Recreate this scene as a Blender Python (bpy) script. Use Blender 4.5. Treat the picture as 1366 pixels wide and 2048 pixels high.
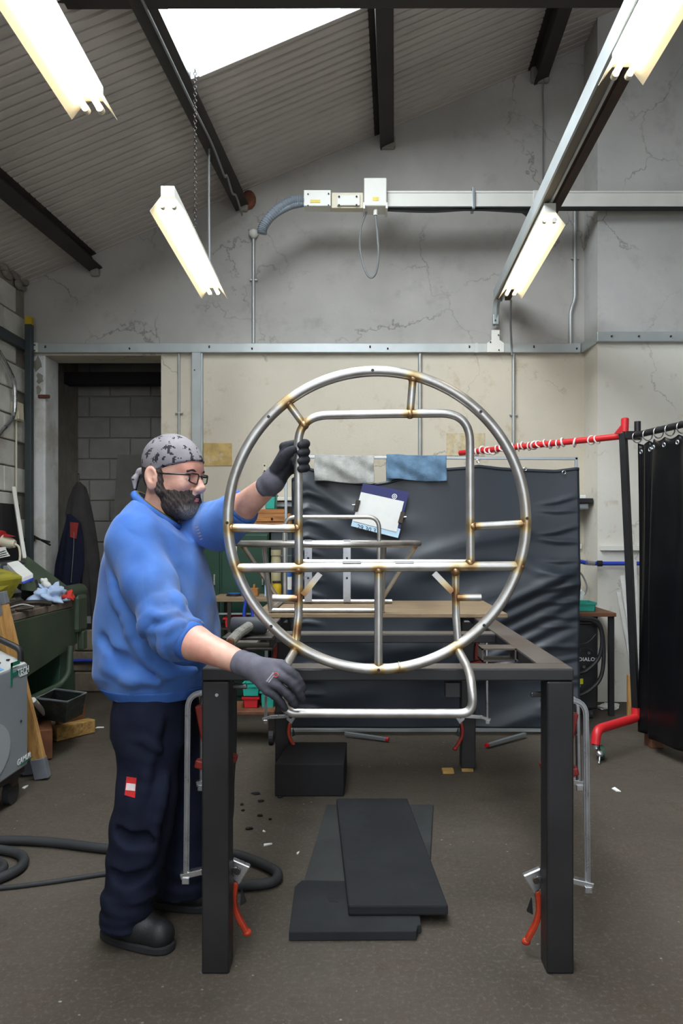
import bpy, bmesh, math, random
import numpy as np
from mathutils import Vector, Matrix
from mathutils.bvhtree import BVHTree
random.seed(7); np.random.seed(7)
R = math.radians
scene = bpy.context.scene
COL = scene.collection
for o in list(bpy.data.objects): bpy.data.objects.remove(o)

# ------------------------------------------------------------------ camera
CZ, FPX, VX, VY = 1.425, 1480.0, 722.0, 1070.0      # eye height, focal length and vanishing point in pixels of a 1366x2048 frame
cam = bpy.data.cameras.new('camera'); camo = bpy.data.objects.new('camera', cam); COL.objects.link(camo)
camo.location = (0, 0, CZ); camo.rotation_euler = (R(90), 0, 0)
cam.sensor_fit = 'HORIZONTAL'; cam.sensor_width = 24; cam.lens = FPX / 1366 * 24
cam.shift_x = (683 - VX) / 1366; cam.shift_y = (VY - 1024) / 1366
cam.clip_start = .05; cam.clip_end = 60
scene.camera = camo

# ------------------------------------------------------------------ world and exposure
w = bpy.data.worlds.new('overcast'); scene.world = w; w.use_nodes = True
bg = w.node_tree.nodes['Background']; bg.inputs[0].default_value = (.86, .93, 1, 1); bg.inputs[1].default_value = 2.35
SKYLIGHT_EMIT = 17.5
TUBE_EMIT = 7.0
vs = scene.view_settings
vs.view_transform = 'Standard'; vs.look = 'None'; vs.gamma = 1.0; vs.use_curve_mapping = False
vs.exposure = 0.03

# ------------------------------------------------------------------ helpers
def P(px, py, Y):
    return Vector(((px - VX) * Y / FPX, Y, CZ - (py - VY) * Y / FPX))
def yfloor(py, z=0.0):
    return (CZ - z) * FPX / (py - VY)
def F(px, py, z=0.0):                      # point at height z seen at a pixel below the horizon
    return P(px, py, yfloor(py, z))
def s2l(c):
    return tuple(((x / 255) / 12.92 if x / 255 <= .04045 else ((x / 255 + .055) / 1.055) ** 2.4) for x in c)

MATS = {}
def new_mat(name):
    m = bpy.data.materials.new(name); m.use_nodes = True
    MATS[name] = m
    nt = m.node_tree
    return m, nt, nt.nodes['Principled BSDF']
def node(nt, t, **kw):
    n = nt.nodes.new(t)
    for k, v in kw.items():
        if k.startswith('i_'):
            key = k[2:]
            key = int(key) if key.isdigit() else key.replace('_', ' ')
            n.inputs[key].default_value = v
        else: setattr(n, k, v)
    return n
def mix(nt, fac, a, b, blend='MIX'):
    n = nt.nodes.new('ShaderNodeMix'); n.data_type = 'RGBA'; n.blend_type = blend
    for s, v in ((n.inputs[0], fac), (n.inputs[6], a), (n.inputs[7], b)):
        if hasattr(v, 'links') or isinstance(v, bpy.types.NodeSocket): nt.links.new(v, s)
        elif isinstance(v, (int, float)): s.default_value = v
        else: s.default_value = (*v[:3], 1)
    return n.outputs[2]
def ramp(nt, fac, a, b, ca=(0, 0, 0), cb=(1, 1, 1)):
    n = nt.nodes.new('ShaderNodeValToRGB'); e = n.color_ramp.elements
    e[0].position = a; e[1].position = b; e[0].color = (*ca, 1); e[1].color = (*cb, 1)
    nt.links.new(fac, n.inputs[0]); return n.outputs[0]
def coords(nt, rnd=True, gen='Object', scale=None):
    tc = node(nt, 'ShaderNodeTexCoord'); out = tc.outputs[gen]
    if rnd:
        oi = node(nt, 'ShaderNodeObjectInfo'); mp = node(nt, 'ShaderNodeVectorMath', operation='SCALE')
        cv = node(nt, 'ShaderNodeCombineXYZ')
        for i in range(3): nt.links.new(oi.outputs['Random'], cv.inputs[i])
        nt.links.new(cv.outputs[0], mp.inputs[0]); mp.inputs['Scale'].default_value = 37.0
        ad = node(nt, 'ShaderNodeVectorMath', operation='ADD')
        nt.links.new(out, ad.inputs[0]); nt.links.new(mp.outputs[0], ad.inputs[1]); out = ad.outputs[0]
    if scale:
        mm = node(nt, 'ShaderNodeVectorMath', operation='MULTIPLY'); mm.inputs[1].default_value = scale
        nt.links.new(out, mm.inputs[0]); out = mm.outputs[0]
    return out
def noise(nt, vec, scale, detail=4, rough=.55, dist=0):
    n = node(nt, 'ShaderNodeTexNoise', i_Scale=scale, i_Detail=detail, i_Roughness=rough, i_Distortion=dist)
    nt.links.new(vec, n.inputs['Vector']); return n.outputs['Fac']
def bump(nt, bsdf, h, strength=.3, dist=.01):
    b = node(nt, 'ShaderNodeBump', i_Strength=strength, i_Distance=dist)
    nt.links.new(h, b.inputs['Height']); nt.links.new(b.outputs[0], bsdf.inputs['Normal'])

def mat(name, rgb, rough=.6, metal=0.0, var=.2, scale=7, bmp=0.0, bscale=80, rgb2=None, stretch=None, spec=.5, rvar=.12):
    """procedural surface: base colour broken up by noise, roughness variation, fine relief"""
    m, nt, b = new_mat(name)
    v = coords(nt, scale=stretch)
    c = s2l(rgb)
    n1 = noise(nt, v, scale)
    lo = tuple(x * (1 - var) for x in c); hi = tuple(min(1, x * (1 + var)) for x in c)
    col = ramp(nt, n1, .3, .7, lo, hi)
    if rgb2:
        n2 = noise(nt, v, scale * .6, 6, .65)
        col = mix(nt, ramp(nt, n2, .5, .68), col, s2l(rgb2))
    nt.links.new(col, b.inputs['Base Color'])
    mr = node(nt, 'ShaderNodeMapRange'); nt.links.new(n1, mr.inputs[0])
    mr.inputs[3].default_value = max(.03, rough - rvar); mr.inputs[4].default_value = min(1, rough + rvar)
    nt.links.new(mr.outputs[0], b.inputs['Roughness'])
    b.inputs['Metallic'].default_value = metal
    b.inputs['Specular IOR Level'].default_value = spec
    if bmp: bump(nt, b, noise(nt, v, bscale, 3), bmp, .004)
    return m

# ------------------------------------------------------------------ mesh builder
class MB:
    def __init__(s): s.v = []; s.f = []; s.att = None
    def add(s, vs, fs):
        o = len(s.v); s.v += [Vector(p) for p in vs]; s.f += [tuple(i + o for i in q) for q in fs]; return s
    def mm(s, x0, x1, y0, y1, z0, z1):
        vs = [(x, y, z) for x in (x0, x1) for y in (y0, y1) for z in (z0, z1)]
        return s.add(vs, [(0, 1, 3, 2), (4, 6, 7, 5), (0, 4, 5, 1), (2, 3, 7, 6), (0, 2, 6, 4), (1, 5, 7, 3)])
    def box(s, c, size, rot=None):
        c = Vector(c); h = Vector(size) * .5
        M = rot if rot is not None else Matrix.Identity(3)
        vs = [c + M @ Vector((x * h.x, y * h.y, z * h.z)) for x in (-1, 1) for y in (-1, 1) for z in (-1, 1)]
        return s.add(vs, [(0, 1, 3, 2), (4, 6, 7, 5), (0, 4, 5, 1), (2, 3, 7, 6), (0, 2, 6, 4), (1, 5, 7, 3)])
    def bar(s, p0, p1, w, h, up=(0, 0, 1)):
        p0, p1 = Vector(p0), Vector(p1); d = (p1 - p0).normalized(); up = Vector(up)
        x = d.cross(up)
        if x.length < 1e-4: x = d.cross(Vector((1, 0, 0)))
        x.normalize(); u = x.cross(d)
        vs = [p + x * (w / 2 * a) + u * (h / 2 * b) for p in (p0, p1) for a in (-1, 1) for b in (-1, 1)]
        return s.add(vs, [(0, 1, 3, 2), (4, 6, 7, 5), (0, 4, 5, 1), (2, 3, 7, 6), (0, 2, 6, 4), (1, 5, 7, 3)])
    def prism(s, poly, vec):
        n = len(poly); vec = Vector(vec); poly = [Vector(p) for p in poly]
        return s.add(poly + [p + vec for p in poly],
                     [tuple(range(n - 1, -1, -1)), tuple(range(n, 2 * n))] + [(i, (i + 1) % n, n + (i + 1) % n, n + i) for i in range(n)])
    def tube(s, pts, r, n=12, closed=False, sq=None):
        pts = [Vector(p) for p in pts]; m = len(pts)
        rs = r if isinstance(r, (list, tuple)) else [r] * m
        tan = []
        for i in range(m):
            a = pts[(i - 1) % m] if closed or i > 0 else pts[i]; b = pts[(i + 1) % m] if closed or i < m - 1 else pts[i]
            tan.append((b - a).normalized())
        up = Vector((0, 0, 1)) if abs(tan[0].z) < .9 else Vector((0, 1, 0))
        x = tan[0].cross(up).normalized()
        vs = []
        for i in range(m):
            x = (x - tan[i] * x.dot(tan[i])).normalized(); y = tan[i].cross(x)
            for k in range(n):
                a = 2 * math.pi * k / n
                if sq: ca, sa = sq[k]; vs.append(pts[i] + x * ca + y * sa)
                else: vs.append(pts[i] + (x * math.cos(a) + y * math.sin(a)) * rs[i])
        fs = []
        for i in range(m if closed else m - 1):
            j = (i + 1) % m
            for k in range(n): fs.append((i * n + k, i * n + (k + 1) % n, j * n + (k + 1) % n, j * n + k))
        if not closed: fs += [tuple(range(n - 1, -1, -1)), tuple((m - 1) * n + k for k in range(n))]
        return s.add(vs, fs)
    def cyl(s, p0, p1, r0, r1=None, n=16): return s.tube([p0, p1], [r0, r0 if r1 is None else r1], n)
    def sph(s, c, r, nu=14, nv=9):
        c = Vector(c); r = Vector((r, r, r)) if isinstance(r, (int, float)) else Vector(r)
        vs = [c + Vector((0, 0, -r.z))]; fs = []
        for i in range(1, nv):
            t = -math.pi / 2 + math.pi * i / nv
            for k in range(nu):
                a = 2 * math.pi * k / nu
                vs.append(c + Vector((r.x * math.cos(t) * math.cos(a), r.y * math.cos(t) * math.sin(a), r.z * math.sin(t))))
        vs.append(c + Vector((0, 0, r.z)))
        for k in range(nu): fs.append((0, 1 + (k + 1) % nu, 1 + k))
        for i in range(nv - 2):
            for k in range(nu):
                a = 1 + i * nu; b = a + nu
                fs.append((a + k, a + (k + 1) % nu, b + (k + 1) % nu, b + k))
        e = len(vs) - 1; a = 1 + (nv - 2) * nu
        for k in range(nu): fs.append((a + k, a + (k + 1) % nu, e))
        return s.add(vs, fs)
    def torus(s, c, axis, Rr, r, n=28, m=8):
        c = Vector(c); ax = Vector(axis).normalized(); x = ax.orthogonal().normalized(); y = ax.cross(x)
        return s.tube([c + (x * math.cos(2 * math.pi * i / n) + y * math.sin(2 * math.pi * i / n)) * Rr for i in range(n)], r, m, True)
    def grid(s, fn, nu, nv, thick=0.0):
        pts = [[Vector(fn(i / nu, j / nv)) for j in range(nv + 1)] for i in range(nu + 1)]
        idx = lambda i, j: i * (nv + 1) + j
        flat = [p for row in pts for p in row]
        fs = [(idx(i, j), idx(i + 1, j), idx(i + 1, j + 1), idx(i, j + 1)) for i in range(nu) for j in range(nv)]
        if thick:
            nrm = []
            for i in range(nu + 1):
                for j in range(nv + 1):
                    a = pts[min(i + 1, nu)][j] - pts[max(i - 1, 0)][j]; b = pts[i][min(j + 1, nv)] - pts[i][max(j - 1, 0)]
                    nrm.append(a.cross(b).normalized())
            N = len(flat); flat2 = [p - q * thick for p, q in zip(flat, nrm)]
            fs2 = [tuple(N + k for k in reversed(q)) for q in fs]
            rim = []
            for i in range(nu):
                rim += [(idx(i + 1, 0), idx(i, 0), N + idx(i, 0), N + idx(i + 1, 0)), (idx(i, nv), idx(i + 1, nv), N + idx(i + 1, nv), N + idx(i, nv))]
            for j in range(nv):
                rim += [(idx(0, j), idx(0, j + 1), N + idx(0, j + 1), N + idx(0, j)), (idx(nu, j + 1), idx(nu, j), N + idx(nu, j), N + idx(nu, j + 1))]
            return s.add(flat + flat2, fs + fs2 + rim)
        return s.add(flat, fs)

ORI = {}
def add_props(o, label=None, cat=None, group=None, kind=None):
    if label: o['label'] = label
    if cat: o['category'] = cat
    if group: o['group'] = group
    if kind: o['kind'] = kind
    return o
def thing(name, label, cat, loc, group=None):
    o = bpy.data.objects.new(name, None); COL.objects.link(o); o.empty_display_size = .05
    o.location = loc; ORI[o.name] = Vector(loc)
    return add_props(o, label, cat, group)
def build(mb, name, m, parent=None, smooth=False, bev=0.0, origin=None, label=None, cat=None, group=None, kind=None, recalc=True):
    vs = mb.v
    if origin is None:
        lo = Vector([min(p[i] for p in vs) for i in range(3)]); hi = Vector([max(p[i] for p in vs) for i in range(3)])
        origin = (lo + hi) / 2
        if parent is None: origin.z = lo.z
    origin = Vector(origin)
    me = bpy.data.meshes.new(name); me.from_pydata([tuple(p - origin) for p in vs], [], mb.f)
    if recalc:
        bm = bmesh.new(); bm.from_mesh(me); bmesh.ops.recalc_face_normals(bm, faces=bm.faces); bm.to_mesh(me); bm.free()
    if smooth:
        me.polygons.foreach_set('use_smooth', [True] * len(me.polygons))
        if smooth != 'all':
            me.set_sharp_from_angle(angle=R(40))
    me.materials.append(MATS[m] if isinstance(m, str) else m)
    if mb.att is not None:
        for an, vals in mb.att.items():
            a = me.attributes.new(an, 'FLOAT', 'POINT'); a.data.foreach_set('value', vals)
    o = bpy.data.objects.new(name, me); COL.objects.link(o)
    o.location = origin; ORI[o.name] = origin
    if parent is not None:
        o.parent = parent; o.location = origin - ORI[parent.name]
    if bev:
        md = o.modifiers.new('bevel', 'BEVEL'); md.width = bev; md.segments = 2; md.limit_method = 'ANGLE'; md.angle_limit = R(40)
    return add_props(o, label, cat, group, kind)
def fillet(pts, r, n=6):
    pts = [Vector(p) for p in pts]; out = [pts[0]]
    for i in range(1, len(pts) - 1):
        a, b, c = pts[i - 1], pts[i], pts[i + 1]
        u = (a - b); v = (c - b); rr = min(r, u.length * .49, v.length * .49)
        p0 = b + u.normalized() * rr; p1 = b + v.normalized() * rr
        for k in range(n + 1):
            t = k / n; out.append(p0 * (1 - t) ** 2 + b * 2 * t * (1 - t) + p1 * t * t)
    out.append(pts[-1]); return out
def spline(pts, n=8, closed=False):
    pts = [Vector(p) for p in pts]; m = len(pts); out = []
    for i in range(m if closed else m - 1):
        g = lambda k: pts[k % m] if closed else pts[max(0, min(m - 1, k))]
        a, b, c, d = g(i - 1), g(i), g(i + 1), g(i + 2)
        for k in range(n):
            t = k / n
            out.append(.5 * (2 * b + (c - a) * t + (2 * a - 5 * b + 4 * c - d) * t * t + (3 * b - a - 3 * c + d) * t ** 3))
    if not closed: out.append(pts[-1])
    return out
def text(s, size, m, name, parent, loc, xdir, ydir, ext=.0006, align='LEFT', bold=0.0):
    cu = bpy.data.curves.new(name, 'FONT'); cu.body = s; cu.size = size; cu.extrude = ext; cu.align_x = align; cu.offset = bold; cu.space_character = 1.08 if bold else 1.0
    t = bpy.data.objects.new('tmp', cu); COL.objects.link(t)
    me = bpy.data.meshes.new_from_object(t, depsgraph=bpy.context.evaluated_depsgraph_get())
    bpy.data.objects.remove(t); bpy.data.curves.remove(cu)
    x = Vector(xdir).normalized(); y = Vector(ydir).normalized(); z = x.cross(y)
    M = Matrix((x, y, z)).transposed()
    me.transform(M.to_4x4()); me.materials.clear(); me.materials.append(MATS[m])
    o = bpy.data.objects.new(name, me); COL.objects.link(o); o.parent = parent
    o.location = Vector(loc) - ORI[parent.name]
    return o

# ------------------------------------------------------------------ implicit surfaces for the person and soft goods
class SDF:
    def __init__(s, lo, hi, h):
        s.h = h; s.lo = np.array(lo, np.float32)
        s.ax = [np.arange(lo[i], hi[i] + h, h, dtype=np.float32) for i in range(3)]
        s.F = np.full([len(a) for a in s.ax], 1.0, np.float32)
    def win(s, lo, hi):
        sl = []
        for i in range(3):
            a = int(np.searchsorted(s.ax[i], lo[i])); b = int(np.searchsorted(s.ax[i], hi[i]))
            sl.append(slice(a, max(a, b)))
        return tuple(sl)
    def pts(s, sl):
        return s.ax[0][sl[0]][:, None, None], s.ax[1][sl[1]][None, :, None], s.ax[2][sl[2]][None, None, :]
    def put(s, fn, lo, hi, k, sub=False):
        m = k + 3 * s.h
        sl = s.win([a - m for a in lo], [a + m for a in hi])
        if any(q.stop - q.start < 1 for q in sl): return s
        d = fn(*s.pts(sl)); f = s.F[sl]
        if sub:
            d = -d
            if k: hh = np.clip(.5 + .5 * (d - f) / k, 0, 1); s.F[sl] = f * (1 - hh) + d * hh + k * hh * (1 - hh)
            else: s.F[sl] = np.maximum(f, d)
        else:
            if k: hh = np.clip(.5 + .5 * (d - f) / k, 0, 1); s.F[sl] = d * (1 - hh) + f * hh - k * hh * (1 - hh)
            else: s.F[sl] = np.minimum(f, d)
        return s
    def cap(s, a, b, ra, rb=None, k=.02, sub=False, cuts=(), sc=(1, 1, 1)):
        rb = ra if rb is None else rb
        a = [float(x) for x in a]; b = [float(x) for x in b]
        def fn(X, Y, Z):
            ab = [b[i] - a[i] for i in range(3)]; L = sum(q * q for q in ab) + 1e-9
            t = np.clip(((X - a[0]) * ab[0] + (Y - a[1]) * ab[1] + (Z - a[2]) * ab[2]) / L, 0, 1)
            d = np.sqrt(((X - a[0] - ab[0] * t) / sc[0]) ** 2 + ((Y - a[1] - ab[1] * t) / sc[1]) ** 2 + ((Z - a[2] - ab[2] * t) / sc[2]) ** 2) - (ra + (rb - ra) * t)
            for (pc, n) in cuts:
                d = np.maximum(d, (X - pc[0]) * n[0] + (Y - pc[1]) * n[1] + (Z - pc[2]) * n[2])
            return d
        rm = max(ra, rb) * max(sc)
        return s.put(fn, [min(a[i], b[i]) - rm for i in range(3)], [max(a[i], b[i]) + rm for i in range(3)], k, sub)
    def chain(s, pts, rs, k=.02, sub=False):
        for i in range(len(pts) - 1): s.cap(pts[i], pts[i + 1], rs[i], rs[i + 1], k, sub)
        return s
    def ell(s, c, r, k=.02, sub=False, rot=None):
        c = [float(x) for x in c]; r = [float(x) for x in ((r, r, r) if isinstance(r, (int, float)) else r)]
        def fn(X, Y, Z):
            x, y, z = X - c[0], Y - c[1], Z - c[2]
            if rot is not None:
                q = rot
                x, y, z = q[0][0] * x + q[0][1] * y + q[0][2] * z, q[1][0] * x + q[1][1] * y + q[1][2] * z, q[2][0] * x + q[2][1] * y + q[2][2] * z
            k0 = np.sqrt((x / r[0]) ** 2 + (y / r[1]) ** 2 + (z / r[2]) ** 2)
            k1 = np.sqrt((x / r[0] ** 2) ** 2 + (y / r[1] ** 2) ** 2 + (z / r[2] ** 2) ** 2) + 1e-6
            return k0 * (k0 - 1) / k1
        rm = max(r) if rot is not None else None
        rr = [rm] * 3 if rm else r
        return s.put(fn, [c[i] - rr[i] for i in range(3)], [c[i] + rr[i] for i in range(3)], k, sub)
    def plane(s, pc, n):                       # keep the side opposite to n
        X, Y, Z = s.ax[0][:, None, None], s.ax[1][None, :, None], s.ax[2][None, None, :]
        s.F = np.maximum(s.F, (X - pc[0]) * n[0] + (Y - pc[1]) * n[1] + (Z - pc[2]) * n[2]); return s
    def disp(s, fn):
        X, Y, Z = s.ax[0][:, None, None], s.ax[1][None, :, None], s.ax[2][None, None, :]
        s.F = s.F + fn(X, Y, Z).astype(np.float32); return s
    def mesh(s):
        f = s.F; nx, ny, nz = f.shape; ins = f < 0
        c = [(i, j, k) for i in (0, 1) for j in (0, 1) for k in (0, 1)]
        sub = lambda A, q: A[q[0]:nx - 1 + q[0], q[1]:ny - 1 + q[1], q[2]:nz - 1 + q[2]]
        cnt = np.zeros((nx - 1, ny - 1, nz - 1), np.int8)
        for q in c: cnt += sub(ins, q)
        cells = np.argwhere((cnt > 0) & (cnt < 8))
        idm = np.full((nx - 1, ny - 1, nz - 1), -1, np.int64); idm[tuple(cells.T)] = np.arange(len(cells))
        acc = np.zeros((len(cells), 3)); num = np.zeros(len(cells))
        for q in c:
            for a in range(3):
                if q[a]: continue
                q2 = list(q); q2[a] = 1
                A = cells + np.array(q); B = cells + np.array(q2)
                fa = f[tuple(A.T)]; fb = f[tuple(B.T)]; m = (fa < 0) != (fb < 0)
                t = np.where(m, fa / np.where(m, fa - fb, 1), 0)
                p = A + (B - A) * t[:, None]
                acc += p * m[:, None]; num += m
        v = acc / num[:, None] * s.h + s.lo
        faces = []
        for a in range(3):
            u, w2 = (a + 1) % 3, (a + 2) % 3
            lo = [slice(None)] * 3; hi = [slice(None)] * 3; lo[a] = slice(0, -1); hi[a] = slice(1, None)
            ch = np.argwhere(ins[tuple(lo)] != ins[tuple(hi)])
            ok = (ch[:, u] > 0) & (ch[:, w2] > 0) & (ch[:, u] < f.shape[u] - 1) & (ch[:, w2] < f.shape[w2] - 1)
            ch = ch[ok]
            def cell(du, dw):
                q = ch.copy(); q[:, u] -= du; q[:, w2] -= dw; return idm[tuple(q.T)]
            qd = np.stack([cell(0, 0), cell(1, 0), cell(1, 1), cell(0, 1)], 1)
            flip = ins[tuple(ch.T)]
            qd[~flip] = qd[~flip][:, ::-1]
            faces.append(qd)
        faces = np.concatenate(faces)
        return v, faces[:, ::-1] if False else faces
def sdf_build(parts, name, m, parent, xf=None, smooth_it=1, label=None, atts=None):
    """parts: list of SDF (with optional transform); one mesh object"""
    V = []; Fc = []; off = 0
    for p in parts:
        s, M = p if isinstance(p, tuple) else (p, None)
        v, f = s.mesh()
        for _ in range(smooth_it):                    # light Laplacian pass against voxel stepping
            acc = np.zeros_like(v); num = np.zeros(len(v))
            for a, b in ((0, 1), (1, 2), (2, 3), (3, 0)):
                np.add.at(acc, f[:, a], v[f[:, b]]); np.add.at(num, f[:, a], 1)
                np.add.at(acc, f[:, b], v[f[:, a]]); np.add.at(num, f[:, b], 1)
            v = v * .5 + .5 * acc / np.maximum(num, 1)[:, None]
        lv = v
        if M is not None: v = v @ np.array(M.to_3x3()).T + np.array(M.translation)
        V.append(v); Fc.append(f + off); off += len(v)
    V = np.concatenate(V); Fc = np.concatenate(Fc)
    org = Vector((V.min(0) + V.max(0)) / 2)
    me = bpy.data.meshes.new(name)
    me.vertices.add(len(V)); me.vertices.foreach_set('co', (V - np.array(org)).astype(np.float32).ravel())
    me.loops.add(len(Fc) * 4); me.loops.foreach_set('vertex_index', Fc.astype(np.int32).ravel())
    me.polygons.add(len(Fc)); me.polygons.foreach_set('loop_start', np.arange(len(Fc), dtype=np.int32) * 4)
    me.update(calc_edges=True); me.validate()
    me.polygons.foreach_set('use_smooth', [True] * len(me.polygons))
    if atts:
        for an, fn in atts.items():
            a = me.attributes.new(an, 'FLOAT', 'POINT'); a.data.foreach_set('value', fn(V).astype(np.float32))
    me.materials.append(MATS[m])
    o = bpy.data.objects.new(name, me); COL.objects.link(o); ORI[o.name] = org
    o.parent = parent; o.location = org - ORI[parent.name]
    if label: o['label'] = label
    return o, V, Fc
# ------------------------------------------------------------------ materials
mat('galv', (168, 174, 178), .42, .75, .12, 5, .05, 120)
mat('rail_grey', (176, 181, 180), .42, .3, .12, 3)
mat('rail_dark', (66, 74, 76), .5, .3, .15, 4)
mat('dark_steel', (62, 57, 54), .45, .6, .25, 5, .08, 60, rgb2=(84, 70, 58))
mat('table_steel', (50, 49, 50), .42, .55, .22, 4, .05, 50)
mat('table_top_steel', (104, 96, 90), .5, .55, .25, 5, .08, 70, rgb2=(96, 82, 70))
mat('purlin', (52, 47, 44), .7, .2, .3, 3, .1, 30)
mat('roof_sheet', (188, 180, 174), .6, .1, .10, 1.2)
mat('white_paint', (222, 220, 212), .45, 0, .05, 4)
mat('cream_plastic', (214, 205, 180), .5, 0, .08, 6)
mat('conduit', (170, 172, 170), .45, .55, .1, 6)
mat('cable_grey', (120, 122, 122), .6, 0, .1, 8)
mat('cable_black', (24, 25, 27), .55, 0, .2, 8)
mat('flex_grey', (118, 126, 134), .5, 0, .1, 6)
mat('yellow_label', (226, 204, 96), .6, 0, .1, 10)
mat('yellow_paint', (196, 164, 30), .6, 0, .2, 10)
mat('silver', (205, 206, 208), .28, .95, .1, 12, .04, 150)
mat('clamp_bar', (176, 176, 180), .3, .9, .14, 14, .05, 150)
mat('orange_grip', (166, 52, 26), .42, 0, .22, 16, rgb2=(140, 38, 16))
mat('dark_red', (128, 28, 18), .5, 0, .22, 16)
mat('red_paint', (196, 36, 42), .38, 0, .08, 5)
mat('black_plastic', (22, 22, 24), .45, 0, .15, 9)
mat('black_rubber', (40, 41, 43), .7, 0, .2, 9, .1, 60)
mat('foam', (39, 40, 42), .9, 0, .14, 4, .25, 160, rgb2=(46, 47, 49), spec=.2)
mat('foam_thin', (58, 59, 58), .9, 0, .14, 4, .25, 160, rgb2=(50, 50, 50), spec=.2)
mat('foam_dark', (36, 35, 36), .9, 0, .14, 4, .25, 160, spec=.2)
mat('vinyl', (38, 44, 51), .38, 0, .12, 3, .04, 20, spec=.45)
mat('vinyl_black', (12, 12, 14), .32, 0, .2, 3, .05, 15, spec=.4)
mat('towel_grey', (150, 150, 146), .95, 0, .2, 16, .9, 110, spec=.1)
mat('towel_blue', (88, 112, 134), .95, 0, .25, 16, .9, 110, spec=.1)
mat('navy_card', (34, 38, 96), .5, 0, .15, 10)
mat('paper', (226, 226, 222), .8, 0, .04, 12)
mat('paper_blue', (186, 214, 232), .7, 0, .05, 12)
mat('ink', (40, 44, 60), .7, 0, .1, 10)
mat('white_ink', (228, 230, 232), .6, 0, .05, 10)
mat('plywood', (132, 112, 86), .75, 0, .2, 6, .1, 40, rgb2=(104, 88, 70), stretch=(1, 6, 6))
mat('pine', (196, 150, 88), .7, 0, .18, 5, .1, 40, rgb2=(150, 104, 56), stretch=(8, 8, 1))
mat('pine_block', (170, 134, 74), .8, 0, .25, 8, .2, 40, rgb2=(110, 84, 48), stretch=(1, 5, 5))
mat('brown_wood', (112, 70, 44), .6, 0, .25, 8, .1, 40, rgb2=(80, 50, 34))
mat('drawer_wood', (168, 112, 56), .6, 0, .2, 6, .1, 40, rgb2=(130, 82, 40), stretch=(1, 4, 8))
mat('duct_tape', (120, 124, 132), .5, .2, .12, 10)
mat('machine_green', (58, 72, 56), .55, .1, .22, 4, .08, 40, rgb2=(74, 78, 62))
mat('cabinet_green', (32, 66, 50), .5, .1, .15, 3)
mat('bench_planks', (118, 106, 94), .75, .1, .25, 7, .2, 40, rgb2=(76, 66, 58))
mat('tray_metal', (74, 84, 82), .6, .4, .3, 18, .2, 40, rgb2=(110, 112, 104))
mat('yellow_crate', (150, 142, 42), .6, 0, .25, 9, rgb2=(96, 92, 40))
mat('cloth_light', (176, 196, 226), .9, 0, .1, 12)
mat('cloth_dark', (26, 28, 36), .9, 0, .2, 12)
mat('cloth_red', (196, 54, 44), .8, 0, .15, 12)
mat('machine_grey', (138, 144, 150), .45, .1, .04, 3)
mat('machine_panel', (196, 198, 196), .45, 0, .04, 3)
mat('machine_swoosh', (164, 170, 174), .4, 0, .03, 3)
mat('logo_green', (10, 110, 84), .5, 0, .05, 3)
mat('sticker_blue', (120, 176, 222), .5, 0, .05, 3)
mat('teal_plastic', (34, 156, 138), .45, 0, .12, 6)
mat('red_plastic', (190, 26, 34), .45, 0, .12, 6)
mat('blue_plastic', (40, 92, 168), .45, 0, .12, 6)
mat('blue_hose', (42, 66, 176), .45, 0, .12, 6)
mat('orange_plastic', (240, 124, 30), .45, 0, .1, 6)
mat('beige_cyl', (176, 166, 130), .6, 0, .2, 5)
mat('jacket_grey', (56, 53, 53), .95, 0, .2, 8, .3, 90, spec=.15)
mat('jacket_navy', (27, 30, 46), .95, 0, .2, 8, .3, 90, spec=.15)
mat('board_grey', (96, 93, 88), .85, 0, .2, 3, rgb2=(80, 78, 74))
mat('grey_wood', (190, 190, 186), .7, 0, .1, 6)
mat('sticker_yellow', (214, 208, 30), .5, 0, .08, 6)
mat('sticker_green', (60, 150, 100), .5, 0, .08, 6)
mat('joist_brown', (70, 52, 44), .7, .3, .3, 6, .1, 40)
mat('rust', (120, 72, 48), .9, 0, .4, 12, .4, 60, rgb2=(80, 50, 40))
mat('clear_ring', (228, 214, 210), .25, 0, .05, 10)
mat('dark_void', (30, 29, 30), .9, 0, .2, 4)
mat('mallet', (58, 60, 64), .65, 0, .2, 9, .2, 60)
mat('tape_grip', (138, 136, 126), .85, 0, .3, 30, .8, 90)

# skin and clothing
m, nt, b = new_mat('skin'); v = coords(nt, False)
n1 = noise(nt, v, 30, 5); n2 = noise(nt, v, 8, 2)
col = mix(nt, ramp(nt, n1, .3, .7), s2l((196, 146, 128)), s2l((216, 170, 150)))
col = mix(nt, ramp(nt, n2, .5, .75), col, s2l((202, 132, 116)))
nt.links.new(col, b.inputs['Base Color']); b.inputs['Roughness'].default_value = .5
b.inputs['Subsurface Weight'].default_value = .12; b.inputs['Subsurface Radius'].default_value = (.012, .004, .002)
bump(nt, b, noise(nt, v, 220, 2), .15, .002)
mat('lip', (186, 104, 98), .45, 0, .08, 30)
mat('eye_white', (225, 220, 212), .25, 0, .02, 30)
mat('iris', (50, 36, 26), .2, 0, .1, 30)
m, nt, b = new_mat('beard'); v = coords(nt, False)
at = node(nt, 'ShaderNodeAttribute', attribute_name='grey')
n1 = noise(nt, coords(nt, False, scale=(1, 1, .25)), 260, 3)
c1 = ramp(nt, n1, .3, .7, s2l((30, 24, 22)), s2l((74, 60, 54)))
c2 = ramp(nt, n1, .3, .7, s2l((88, 84, 80)), s2l((160, 154, 148)))
nt.links.new(mix(nt, at.outputs['Fac'], c1, c2), b.inputs['Base Color']); b.inputs['Roughness'].default_value = .7
bump(nt, b, n1, .9, .006)
mat('hair_dark', (40, 34, 32), .7, 0, .3, 60, .5, 200)
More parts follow.
